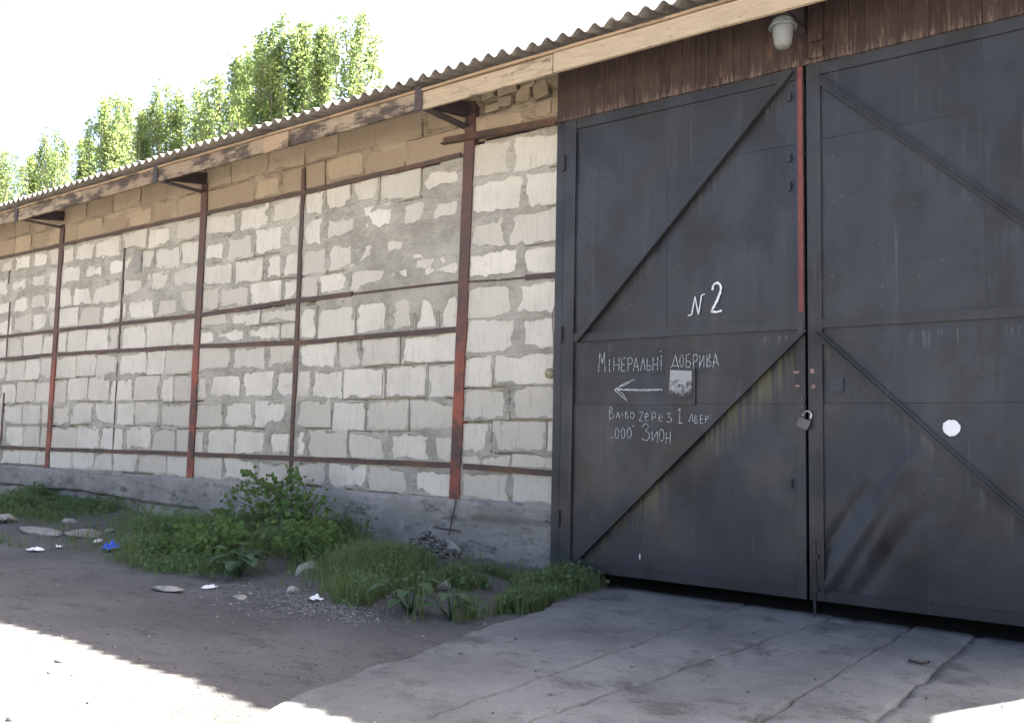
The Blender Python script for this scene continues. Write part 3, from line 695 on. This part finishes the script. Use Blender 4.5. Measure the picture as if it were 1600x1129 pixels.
L1 = [[(265,640),(272,530),(286,592),(298,530),(301,638)],[(325,565),(325,638)],[(325,543),(326,549)],[(350,560),(349,635)],[(379,558),(378,633)],[(350,598),(378,597)],
 [(415,560),(393,562),(392,632),(414,632)],[(392,597),(410,597)],[(428,633),(428,562),(443,558),(453,572),(447,592),(430,597)],[(456,632),(471,560),(486,632)],[(461,608),(481,607)],
 [(496,630),(511,558),(523,630)],[(533,560),(533,630),(549,627),(554,608),(535,598)],[(566,560),(565,630)],[(591,556),(590,628)],[(566,598),(590,595)],[(611,545),(610,626)],[(607,522),(608,528)],
 [(660,618),(671,604),(690,545),(702,604),(712,622)],[(671,604),(702,604)],oval(723,577,10,33),[(771,540),(748,545),(747,612),(766,611),(773,592),(766,580),(748,578)],
 [(788,620),(788,546),(803,541),(813,556),(805,577),(790,583)],[(823,545),(821,612),(846,545),(846,614)],[(863,612),(862,541),(877,542),(880,556),(865,574),(883,582),(885,600),(863,612)],[(895,613),(909,535),(928,608)],[(900,586),(921,583)]]
strokes('chalk_word', L1[:18], 3.6, M['chalk']); strokes('chalk_word', L1[18:], 3.6, M['chalk'])
strokes('chalk_arrow', [[(352,735),(490,740),(620,737)],[(360,731),(480,735),(612,733)],[(352,735),(410,700),(465,678)],[(352,735),(385,765),(422,798)],[(365,732),(400,760),(420,790)],[(370,727),(440,695)]], 4.5, M['chalk'])
L2 = [[(325,895),(325,832),(338,833),(340,846),(327,860),(345,866),(350,880),(342,893),(325,895)],[(361,893),(372,858),(383,893)],[(396,860),(396,893)],[(413,893),(413,856),(425,860),(415,872),(430,880),(425,891),(413,893)],oval(451,876,10,18),
 [(488,862),(512,858),(490,906),(512,909)],[(520,887),(540,882),(534,863),(523,870),(522,898),(530,909),(541,905)],[(561,916),(560,861),(577,861),(582,877),(575,890),(562,890)],[(596,892),(618,886),(612,866),(600,873),(598,900),(607,911),(619,908)],
 [(641,866),(660,866),(649,884),(666,892),(668,906),(655,915),(640,911)],[(704,852),(714,832),(712,920)],[(701,921),(728,918)],[(756,917),(764,905),(780,866),(786,906)],[(764,905),(788,905),(790,912)],[(796,920),(796,876),(808,880),(798,893),(812,902),(808,917),(796,920)],
 [(840,875),(826,876),(826,921),(842,920)],[(826,897),(838,896)],[(856,926),(855,881),(868,880),(872,891),(857,900)],[(880,890),(880,921)],[(884,870),(886,876)],
 [(330,994),(334,1004)],[(341,994),(345,1004)],oval(366,976,10,28),oval(400,975,11,28),oval(435,974,11,29),[(451,940),(457,934)],[(460,937),(466,931)],
 [(505,942),(520,921),(536,926),(540,942),(524,962),(543,975),(546,998),(532,1016),(512,1012),(504,1000)],[(561,965),(560,1020),(590,962),(590,1026)],oval(613,986,13,33),[(639,970),(637,1031)],[(661,968),(660,1033)],[(638,1002),(660,1001)]]
for i0, i1 in ((0,5),(5,10),(10,12),(12,20),(20,27),(27,33)): strokes('chalk_word', L2[i0:i1], 3.6, M['chalk'])
for ln in [[(190,860),(215,930),(250,985),(300,1030)],[(215,870),(240,960),(330,1050),(420,1085)],[(300,1080),(380,1100),(480,1090)],[(320,1030),(470,1025)],[(400,520),(560,518),(690,520)],[(780,490),(915,492)],[(870,650),(940,635),(1020,628)],[(480,640),(560,655),(630,640)]]:
    strokes('chalk_smear', [ln], 30, M['smudge'], leafL, .6, -.002)
strokes('paint_drip', [[(492,1640),(493,1668)]], 8, M['paintnum'])

# ------------------------------------------------------------------ lamp, chain and padlock
pl = at(1223, 50, -.50); lamp = tag(empty('hanging_lamp', pl), 'grey capped lamp with frosted glass jar hanging under the fascia', 'lamp')
k = 1/ (1400/((pl-CAM).dot(_F)))          # metres per photo pixel at the lamp
MB().lathe([(.012,.118),(.03,.112),(.055,.10),(.075,.075),(.082,.05),(.098,.032),(.098,.026),(.078,.034),(.0,.034)], n=28).build('cap', M['lampcap'], lamp, True)
MB().lathe([(.0,-.128),(.03,-.125),(.052,-.108),(.063,-.08),(.069,-.03),(.070,.034)], n=28).build('glass', M['glass'], lamp, True)
MB().lathe([(.0,-.06),(.02,-.055),(.028,-.03),(.02,.0),(.015,.03)], n=14).build('bulb', M['white'], lamp, True)
MB().tube([(0,0,.115),(.02,.01,.15),(.05,.0,.20),(.04,-.06,.235),(.03,-.11,.25)], .004).build('wire', M['cable'], lamp)

pp = gp(1257, 658, -.06); pad = tag(empty('padlock', (pp.x, YG-.05, pp.z)), 'closed steel padlock hanging at the seam of the black gate', 'padlock')
mb = MB(); v = []
for y in (-.016,.016):
    v += [(-.038,y,-.05),(.038,y,-.05),(.042,y,-.035),(.042,y,.018),(-.042,y,.018),(-.042,y,-.035)]
mb.add(v, [(0,1,2,3,4,5),(11,10,9,8,7,6)]+[(i,(i+1)%6,6+(i+1)%6,6+i) for i in range(6)]); mb.build('body', M['padsteel'], pad)
MB().tube([(-.028,0,.015)]+[(-.028*math.cos(t*math.pi/8),0,.045+.032*math.sin(t*math.pi/8)) for t in range(9)]+[(.028,0,.015)], .0065, 8).build('shackle', M['chrome'], pad, True)
pad.rotation_euler = (0, math.radians(22), 0)
ch = tag(empty('chain', (pp.x-.01, YG-.045, pp.z+.12)), 'short dark chain looped through the gate edges above the padlock', 'chain')
for i in range(5):
    pts = [(.011*math.cos(t*math.pi/4), 0, .021*math.sin(t*math.pi/4)) for t in range(9)]
    o = MB().tube(pts, .0042, 6).build('link', M['padsteel'], ch, True); o.location = (.004*(i % 2), (-.004)*(i % 2), .045-.031*i); o.rotation_euler = (0, .1*(i-2), (i % 2)*1.5708)

# ------------------------------------------------------------------ poplars beyond the roof
def leaf_mesh(pts, size, mat, name, droop=.2, asp=.75, seed=3):
    r = np.random.RandomState(seed); n = len(pts); pts = np.asarray(pts)
    a = r.normal(size=(n,3)); a /= np.linalg.norm(a, axis=1)[:, None]; b = r.normal(size=(n,3)); b -= (a*b).sum(1)[:, None]*a; b /= np.linalg.norm(b, axis=1)[:, None]
    s = size*r.uniform(.65, 1.3, n)[:, None]
    q = np.stack([pts-a*s*.5, pts+b*s*asp*.42-a*s*.08, pts+a*s*.5, pts-b*s*asp*.42-a*s*.08], 1).reshape(-1, 3)
    me = bpy.data.meshes.new(name); me.vertices.add(4*n); me.vertices.foreach_set('co', q.reshape(-1).astype(np.float32))
    me.loops.add(4*n); me.loops.foreach_set('vertex_index', np.arange(4*n, dtype=np.int32)); me.polygons.add(n); me.polygons.foreach_set('loop_start', np.arange(0, 4*n, 4, dtype=np.int32))
    me.update(calc_edges=True); me.materials.append(mat); return me
def poplar_proto(seed, H=24.5, R0=1.7, nb=26, nl=11500):
    r = np.random.RandomState(seed); tr = MB(); pts = []
    spine = [(0,0,0)]+[(r.normal()*.10, r.normal()*.10, H*t) for t in (.2,.4,.6,.8,.95)]
    tr.tube(spine, [.34,.27,.2,.13,.07,.02], 8)
    plumes = []
    for i in range(nb):
        t = r.uniform(.08, .86); z0 = H*t; az = r.uniform(0, 6.283); out = R0*(1-.45*t)*r.uniform(.35, 1.)
        Ln = H*r.uniform(.14, .30)*(1.1-.5*t); z1 = min(z0+Ln+1.2, H*(.985-.10*out/R0*r.uniform(.3,1.5)))
        p0 = np.array([0,0,z0]); p1 = np.array([out*.75*math.cos(az), out*.75*math.sin(az), z0+(z1-z0)*.35]); p2 = np.array([out*math.cos(az), out*math.sin(az), z1])
        tr.tube([p0, p1, p2], [.06,.04,.012], 5); plumes.append((p0, p1, p2))
    plumes.append((np.array([0,0,H*.7]), np.array([.05,0,H*.85]), np.array([0,.05,H*.975]))); 
    per = nl//len(plumes)
    for p0, p1, p2 in plumes:
        m = int(per*np.linalg.norm(p2-p1)/ (H*.16))+60
        t = r.beta(1.3, 1.1, m)[:, None]; c = np.where(t < .3, p0+(p1-p0)*(t/.3), p1+(p2-p1)*((t-.3)/.7))
        sp = .36*(1.12-t)**.7+.115
        cl = np.round(t[:, 0]*9)                               # tufts along the plume leave gaps between them
        offs = np.random.RandomState(seed+5).normal(size=(12,3))*.22
        pts.append(c+r.normal(size=(m,3))*sp*np.array([.8,.8,.9])*.8+offs[cl.astype(int)]*(1.15-t)*1.3)
    pts = np.concatenate(pts); pts = pts[pts[:, 2] < H+.3]
    return tr.mesh('trunk', M['bark'], True), leaf_mesh(pts, .20, M['poplar'], 'crown', seed=seed)
protos = [poplar_proto(s, nb=n, R0=r_) for s, n, r_ in ((21,26,1.9),(22,34,2.4),(23,18,1.3))]
TY = 27.0
TREES = [  # px, py of the tip, proto, y
 (8,236,1,TY), (52,242,2,TY+3), (90,207,0,TY), (137,214,2,TY+4), (170,148,0,TY), (200,150,1,TY+2), (225,172,2,TY-1), (264,134,0,TY), (308,140,0,TY+1),
 (345,122,1,TY), (376,88,2,TY+2), (405,60,0,TY), (442,22,0,TY), (482,34,1,TY+1), (508,40,2,TY), (562,28,1,TY)]
SHAPE = ('full green poplar', 'broad bushy poplar', 'slim narrow poplar')
ORD = 'first second third fourth fifth sixth seventh eighth ninth tenth eleventh twelfth thirteenth fourteenth fifteenth sixteenth'.split()
TREES = [(*t, SHAPE[t[2]]+' behind the roof, '+(ORD[i]+' from the left of the row' if i < 12 else ('tallest, with the highest tip of the row', 'just right of the tallest one', 'at the right edge of the tallest clump', 'standing last on the right before open sky')[i-12])) for i, t in enumerate(TREES)]
for i, (px, py, pr, y, lab) in enumerate(TREES):
    p = at(px, py, y); s = p.z/23.9; t = tag(empty('poplar_tree', (p.x, y, 0)), lab, 'tree', 'row of poplars behind the warehouse')
    for nm, me in zip(('trunk','crown'), protos[pr]): link(nm, me, t)
    t.scale = (s*rnd.uniform(.9,1.1), s*rnd.uniform(.9,1.1), s); t.rotation_euler = (0, 0, rnd.uniform(0, 6.28))

# ------------------------------------------------------------------ plants along the wall
def gz(x, y): return float(ground_h(np.array(x), np.array(y)))
def blade_mesh(base, hgt, wid, mat, name, seed=5, lean=.45):
    r = np.random.RandomState(seed); n = len(base); base = np.asarray(base); az = r.uniform(0, 6.283, n); d = np.stack([np.cos(az), np.sin(az), np.zeros(n)], 1); s = np.stack([-d[:,1], d[:,0], d[:,2]], 1)
    h = (np.asarray(hgt)*r.uniform(.5,1.25,n))[:, None]; w_ = (wid*r.uniform(.6,1.3,n))[:, None]; ln = (lean*r.uniform(.1,1.4,n))[:, None]; up = np.array([0,0,1.])
    mid = base+up*h*.55+d*h*ln*.3; tip = base+up*h*(1-.3*ln)+d*h*ln
    v = np.stack([base-s*w_/2, base+s*w_/2, mid+s*w_*.4, tip, mid-s*w_*.4], 1).reshape(-1, 3)
    me = bpy.data.meshes.new(name); me.vertices.add(5*n); me.vertices.foreach_set('co', v.reshape(-1).astype(np.float32))
    li = (np.arange(n)[:, None]*5+np.array([[0,1,2,4,2,3,4]])).reshape(-1); me.loops.add(7*n); me.loops.foreach_set('vertex_index', li.astype(np.int32)); me.polygons.add(2*n); me.polygons.foreach_set('loop_start', (np.arange(n)[:, None]*7+np.array([[0,4]])).reshape(-1).astype(np.int32))
    me.update(calc_edges=True); me.materials.append(mat); return me
# density of growth on the ground strip: clumps named by where they grow, (px, py, radius x, radius y, weight, height)
CL = [(10,800,1.2,.3,1.,.24),(95,798,1.0,.25,1.,.26),(10,846,1.0,.15,.7,.10),(235,830,.6,.2,.35,.16),(290,870,.7,.35,.9,.24),(350,850,.9,.4,1.2,.42),(420,850,.7,.45,1.2,.45),(480,850,.5,.4,1.,.36),(240,880,.4,.15,.6,.16),
      (560,890,.5,.3,1.,.26),(620,900,.45,.35,1.2,.30),(660,930,.35,.3,1.2,.30),(720,925,.35,.25,1.,.24),(780,925,.4,.25,1.,.22),(840,915,.35,.22,1.1,.22),(880,905,.3,.2,1.1,.22),(540,920,.4,.3,.8,.22),(590,955,.25,.15,.7,.15),(700,945,.25,.2,2.2,.24),(750,940,.25,.2,2.4,.22),(790,930,.25,.2,2.4,.22),(735,905,.3,.2,1.6,.2),(820,925,.22,.18,2.4,.2),(770,900,.3,.15,1.2,.16),(860,905,.25,.15,2.,.2),(670,905,.3,.2,1.5,.2)]
gb, gh, wb, wh = [], [], [], []; DRY = []
for px, py, rx, ry, wt, hh in CL:
    c = gnd(px, py, .08); n = int(9000*wt*rx*ry/.16*.42)
    q = nrs.normal(size=(n, 2))*np.array([rx*.55, ry*.6])+np.array([c.x, c.y])
    ok = (nrs.rand(n) < np.clip((q[:, 1]-strip_y(q[:, 0])+.05-.14*fbm(q[:, 0]*2.5, q[:, 1]*2.5, 2, 1))/.28, 0, 1)) & (q[:, 1] < -.03) & (fbm(q[:, 0]*2.2, q[:, 1]*2.2, 3, 6) > -.28) & (q[:, 0] < -3.75)
    q = q[ok]; z = ground_h(q[:, 0], q[:, 1]); P = np.stack([q[:, 0], q[:, 1], z-.01], 1)
    hv = hh*(.5+.55*np.clip(fbm(q[:, 0]*1.5, q[:, 1]*1.5, 2, 3)+.4, 0, 1.2))
    k = nrs.rand(len(P)) < (.95 if px > 500 else .86)
    gb.append(P[k]); gh.append(hv[k]); wb.append(P[~k]); wh.append(hv[~k])
gb = np.concatenate(gb); gh = np.concatenate(gh); wb = np.concatenate(wb); wh = np.concatenate(wh)
# sparse grass over the whole strip
q = np.stack([nrs.uniform(-18,-3.9,9000), nrs.uniform(-2.6,-.04,9000)], 1); ok = (q[:, 1] > strip_y(q[:, 0])+.02) & (fbm(q[:, 0]*1.7, q[:, 1]*1.7, 3, 2) > .0)
q = q[ok]; gb = np.concatenate([gb, np.stack([q[:, 0], q[:, 1], ground_h(q[:, 0], q[:, 1])-.01], 1)]); gh = np.concatenate([gh, np.full(len(q), .13)])
tag(link('grass', blade_mesh(gb, gh*1.1, .0062, M['grass'], 'grass')), 'rank green grass growing along the foot of the wall', 'grass', kind='stuff')
lp = []                                             # broad-leaved weeds: leaves up the height of each stem
for (x, y, z), h in zip(wb, wh):
    for _ in range(6):
        lp.append((x+rnd.gauss(0,.035), y+rnd.gauss(0,.035), z+h*rnd.uniform(.15,1.0)))
k = nrs.choice(len(gb), 2200, replace=False)
M['straw'] = m_leaf('dry_stalk', (.14,.115,.06), (.24,.20,.11), (.12,.105,.05), .2)
tag(link('dry_stalks', blade_mesh(gb[k], gh[k]*1.2, .004, M['straw'], 'dry_stalks', 8, .7)), 'thin dry yellowed stalks among the green grass', 'stalks', kind='stuff')
tag(link('weeds', leaf_mesh(lp, .036, M['weed'], 'weeds', asp=1., seed=9)), 'low dark leafy weeds crowding the foot of the wall', 'weeds', kind='stuff')

def shoot_bush(name, label, base, tips, seed, leaf=.06, per=70):
    r = random.Random(seed); t = tag(empty(name, base), label, 'shrub'); st = MB(); L = []
    b = Vector(base)
    for tip in tips:
        tp = Vector(tip)-b; mid = tp*.5+Vector((r.uniform(-.06,.06), r.uniform(-.05,.05), .06)); st.tube([(0,0,0), mid, tp], [.012,.008,.003], 5)
        for i in range(per):
            k = r.uniform(.22, 1.03); c = mid*(k/.5) if k < .5 else mid.lerp(tp, (k-.5)/.5)
            sp = .11*(1.25-k)+.02; L.append((c.x+r.gauss(0,sp), c.y+r.gauss(0,sp), c.z+r.gauss(0,sp*.7)))
    st.build('stems', M['stem'], t); link('foliage', leaf_mesh(L, leaf, M['shrubleaf'], 'foliage', asp=1.05, seed=seed), t)
    return t
bz = gnd(375, 880, .1); bb = (bz.x, -.62, gz(bz.x, -.62)-.02)
yt = -.45
shoot_bush('shrub', 'leafy green shrub with two tall shoots in front of the plinth', bb, [at(378,735,yt), at(392,742,yt-.08), at(352,775,yt-.1), at(408,755,yt), at(440,748,yt+.1), at(462,735,yt+.12), at(372,760,yt-.2), at(345,800,yt-.2), at(400,790,yt-.3), at(425,770,yt), at(330,815,yt-.1)], 5, .062, 85)
bz = gnd(290, 885, .05); bb = (bz.x, bz.y+.25, gz(bz.x, bz.y+.25)-.02)
shoot_bush('shrub', 'low spreading shrub at the left of the taller two-shoot shrub', bb, [Vector(bb)+Vector((dx,dy,dz)) for dx,dy,dz in ((-.4,.05,.25),(-.15,-.1,.32),(.1,.05,.4),(.35,-.05,.36),(.55,.1,.3),(-.6,-.05,.16),(.2,-.2,.24))], 8, .055, 80)
bz = gnd(450, 890, .05); bb = (bz.x, bz.y+.2, gz(bz.x, bz.y+.2)-.02)
shoot_bush('shrub', 'dark low shrub right of the two-shoot shrub', bb, [Vector(bb)+Vector((dx,dy,dz)) for dx,dy,dz in ((-.3,.05,.3),(-.1,-.1,.4),(.1,.1,.42),(.3,-.05,.32),(.4,.1,.24),(.05,-.2,.24))], 12, .055, 80)
def burdock(label, px, py, n, size, seed):
    r = random.Random(seed); g = gnd(px, py, .03); base = (g.x, g.y, gz(g.x, g.y)); t = tag(empty('burdock_plant', base), label, 'plant', 'broad-leaved plants at the edge of the weeds')
    for i in range(n):
        az = 6.283*i/n+r.uniform(-.4,.4); ln = size*r.uniform(.7,1.2); el = r.uniform(.6,1.35); st = r.uniform(.05,.24)
        d = Vector((math.cos(az), math.sin(az), 0)); s = Vector((-d.y, d.x, 0)); o = d*st*math.cos(el)+Vector((0,0,st*math.sin(el)+.03))
        mb = MB(); v = []; nseg = 6; prof = [.25,.85,1.,.86,.58,.02]
        for k in range(nseg):
            u = k/(nseg-1); c = o+d*ln*u+Vector((0,0,ln*(.30*u-.55*u*u)*1.1)); ww = prof[k]*ln*.36*r.uniform(.9,1.1)
            v += [c+s*ww+Vector((0,0,.18*ww)), c, c-s*ww+Vector((0,0,.18*ww))]
        f = []
        for k in range(nseg-1):
            a = 3*k; f += [(a,a+1,a+4,a+3), (a+1,a+2,a+5,a+4)]
        mb.add(v, f).tube([(0,0,0), o], .005, 5).build('leaf', M['burdock'], t, True)
burdock('broad-leaved burdock below the tall shrub', 374, 902, 15, .17, 3)
burdock('large-leaved burdock at the front of the grass by the concrete', 640, 950, 15, .15, 4)
burdock('small burdock between gravel and concrete edge', 705, 960, 10, .10, 6)

# ------------------------------------------------------------------ rocks, gravel, litter
def rock_mesh(seed, flat=.55):
    r = np.random.RandomState(seed); import bmesh
    bm = bmesh.new(); bmesh.ops.create_icosphere(bm, subdivisions=2, radius=1)
    k = r.normal(size=(9,3)); k /= np.linalg.norm(k, axis=1)[:, None]; off = r.uniform(.55,.9,9)
    for v in bm.verts:
        p = np.array(v.co)
        for a, o in zip(k, off):
            d = p@a-o
            if d > 0: p = p-a*d*.92
        p = p*(1+.05*r.normal()); p[2] *= flat; v.co = p
    me = bpy.data.meshes.new('rock'); bm.to_mesh(me); bm.free(); me.materials.append(M['stone']); return me
ROCKS = [(130,836,.42,.22,.5,'pale slanted slab of broken concrete left of the blue bag'),(60,832,.75,.18,.3,'long flat pale slab among the weeds at far left'),(12,815,.38,.2,.5,'pale rock at the left edge of the picture'),(106,818,.2,.14,.6,'small pale stone above the long flat slab'),
 (262,910,.30,.12,.35,'flat grey stone at the dirt edge below the shrub'),(486,893,.26,.2,.7,'mossy pale rock in the grass right of the shrubs'),(555,888,.30,.16,.5,'low grey rock in the grass under the post'),(172,835,.15,.10,.6,'small pale stone directly behind the blue bag'),
 (205,832,.16,.1,.6,'tan stone lying just right behind the blue bag'),(458,915,.12,.1,.6,'brown fist-sized stone beside the gravel'),(690,915,.16,.12,.6,'grey stone poking out of grass above the burdock'),(375,922,.1,.07,.5,'small brown stone below the burdock by the tall shrub')]
for i, (px, py, sx, sy, fl, lab) in enumerate(ROCKS):
    g = gnd(px, py, .06); o = tag(link('rock', rock_mesh(30+i, 1)), lab, 'rock', 'loose rocks along the wall')
    o.location = (g.x, g.y, gz(g.x, g.y)+sy*fl*.25); o.scale = (sx*.6, sy*.7, sy*fl*.6); o.rotation_euler = (rnd.uniform(-.15,.15), rnd.uniform(-.2,.2), rnd.uniform(-.4,.4))
# broken concrete heap against the plinth
g = at(672, 850, -.12); o = tag(link('rubble_heap', rock_mesh(77, 1)), 'crumbling concrete lump against the plinth beneath the red post', 'rubble'); 
o.location = (g.x+.05, -.10, .12); o.scale = (.36, .10, .16)
peb = [rock_mesh(60+i, .7) for i in range(1)][0]
pv = np.array([v.co for v in peb.vertices]); pf = np.array([p.vertices for p in peb.polygons])
import bmesh as _b
_bm = _b.new(); _b.ops.create_icosphere(_bm, subdivisions=1, radius=1); pv = np.array([v.co for v in _bm.verts]); pf = np.array([[v.index for v in f.verts] for f in _bm.faces]); _bm.free(); bpy.data.meshes.remove(peb)
def gravel(name, label, pts, sizes, mat):
    n = len(pts); r = np.random.RandomState(n); V = pv[None]*r.uniform(.55,1.2,(n,1,3))*(1+.18*r.normal(size=(n,len(pv),1))); V[:, :, 2] *= .7
    V = V*np.asarray(sizes)[:, None, None]+np.asarray(pts)[:, None, :]
    Fq = (pf[None]+(np.arange(n)*len(pv))[:, None, None]).reshape(-1)
    me = bpy.data.meshes.new(name); me.vertices.add(n*len(pv)); me.vertices.foreach_set('co', V.reshape(-1).astype(np.float32)); me.loops.add(len(Fq)); me.loops.foreach_set('vertex_index', Fq.astype(np.int32))
    me.polygons.add(len(Fq)//3); me.polygons.foreach_set('loop_start', np.arange(0, len(Fq), 3, dtype=np.int32)); me.update(calc_edges=True); me.materials.append(mat)
    return tag(link(name, me), label, name.replace('_', ' '), kind='stuff')
def scatter(n, c, s): q = nrs.normal(size=(n,2))*np.array(s)+np.array(c); return q
Q = []; S = []
for px, py, n, sx, sy, sz in ((535,948,520,.30,.15,.011),(440,930,250,.4,.15,.014),(480,945,300,.3,.2,.012),(150,852,160,.7,.12,.016),(230,845,140,.5,.15,.02),(620,885,160,.25,.1,.018)):
    c = gnd(px, py, .02); q = scatter(n, (c.x, c.y), (sx, sy)); Q.append(q); S.append(sz*nrs.uniform(.35,1.5,n))
q = np.stack([nrs.uniform(-17,-2.6,2600), nrs.uniform(-6.6,-.6,2600)], 1); q = q[q[:, 0] < edge_left(q[:, 1])]; Q.append(q); S.append(.008*nrs.lognormal(-.4,.55,len(q)))
Q = np.concatenate(Q); S = np.concatenate(S)
M['gravel'] = m_leaf('gravel_stone', (.06,.057,.054), (.22,.21,.198), (.11,.10,.092), 0.)
gravel('gravel', 'loose gravel scattered on the dirt along the weeds', np.stack([Q[:, 0], Q[:, 1], ground_h(Q[:, 0], Q[:, 1])+.002], 1), S, M['gravel'])
q = np.stack([nrs.uniform(-3.6,.6,420), nrs.uniform(-5.5,-.1,420)], 1); q = q[q[:, 0] > edge_left(q[:, 1])+.05]
gravel('grit', 'small dark grit and crumbs on the concrete', np.stack([q[:, 0], q[:, 1], np.full(len(q), .026)], 1), .006*nrs.lognormal(-.3,.6,len(q)), M['gravel'])
c = at(672, 850, -.12); n = 700; q = np.stack([c.x+.05+nrs.normal(size=n)*.24, -.16-np.abs(nrs.normal(size=n))*.09], 1)
hz = np.clip(.36-np.abs(q[:, 0]-c.x)*.45-(-.1-q[:, 1])*1.0+nrs.normal(size=n)*.03, .05, .5)
gravel('rubble_crumbs', 'crumbs of broken concrete heaped against the plinth', np.stack([q[:, 0], q[:, 1], hz], 1), .024*nrs.uniform(.35,1.5,n), M['gravel'])

def crumple(name, label, cat, px, py, sx, sy, sz, mat, seed):
    g = gnd(px, py, .03); n = 12; u, v = np.meshgrid(np.linspace(-1,1,n), np.linspace(-1,1,n), indexing='ij')
    P = np.stack([u*sx*(1+.25*fbm(u*2+seed, v*2, 2, seed)), v*sy*(1+.25*fbm(u*2, v*2+seed, 2, seed+1)), sz*(.55+.9*fbm(u*1.6+seed, v*1.6, 3, seed))*(1-.6*np.maximum(abs(u),abs(v))**3)], -1)
    o = tag(link(name, grid_mesh(name, P, mat, False)), label, cat); o.location = (g.x, g.y, gz(g.x, g.y)+.012); o.rotation_euler = (0, 0, seed*1.3); return o
crumple('plastic_bag', 'crumpled blue plastic bag on the dirt by the weeds', 'bag', 175, 863, .13, .08, .12, M['bag'], 2)
crumple('paper_scrap', 'white paper scrap on the gravel in front of the grass', 'litter', 495, 933, .045, .03, .04, M['paper'], 3)
crumple('paper_scrap', 'white scrap lying left of the blue bag', 'litter', 153, 850, .07, .018, .04, M['paper'], 4)
crumple('paper_scrap', 'flat white scrap on the dirt edge farthest left', 'litter', 55, 858, .09, .035, .04, M['paper'], 5)
crumple('paper_scrap', 'thin white scrap under the burdock below the tall shrub', 'litter', 327, 914, .06, .018, .025, M['paper'], 6)
crumple('paper_scrap', 'tiny white scrap between blue bag and far left scrap', 'litter', 92, 855, .05, .03, .03, M['paper'], 7)
g = gnd(1435, 1034, .03); o = MB().tube([(-.05,.02,0),(-.03,-.03,.004),(.01,-.04,.004),(.03,-.02,.003),(.035,.035,0),(.05,.04,0)], .007, 6).build('wire_hook', M['darksteel']); o.location = (g.x, g.y, .034)
tag(o, 'dark bent wire hook lying on the concrete before the gate', 'hook')
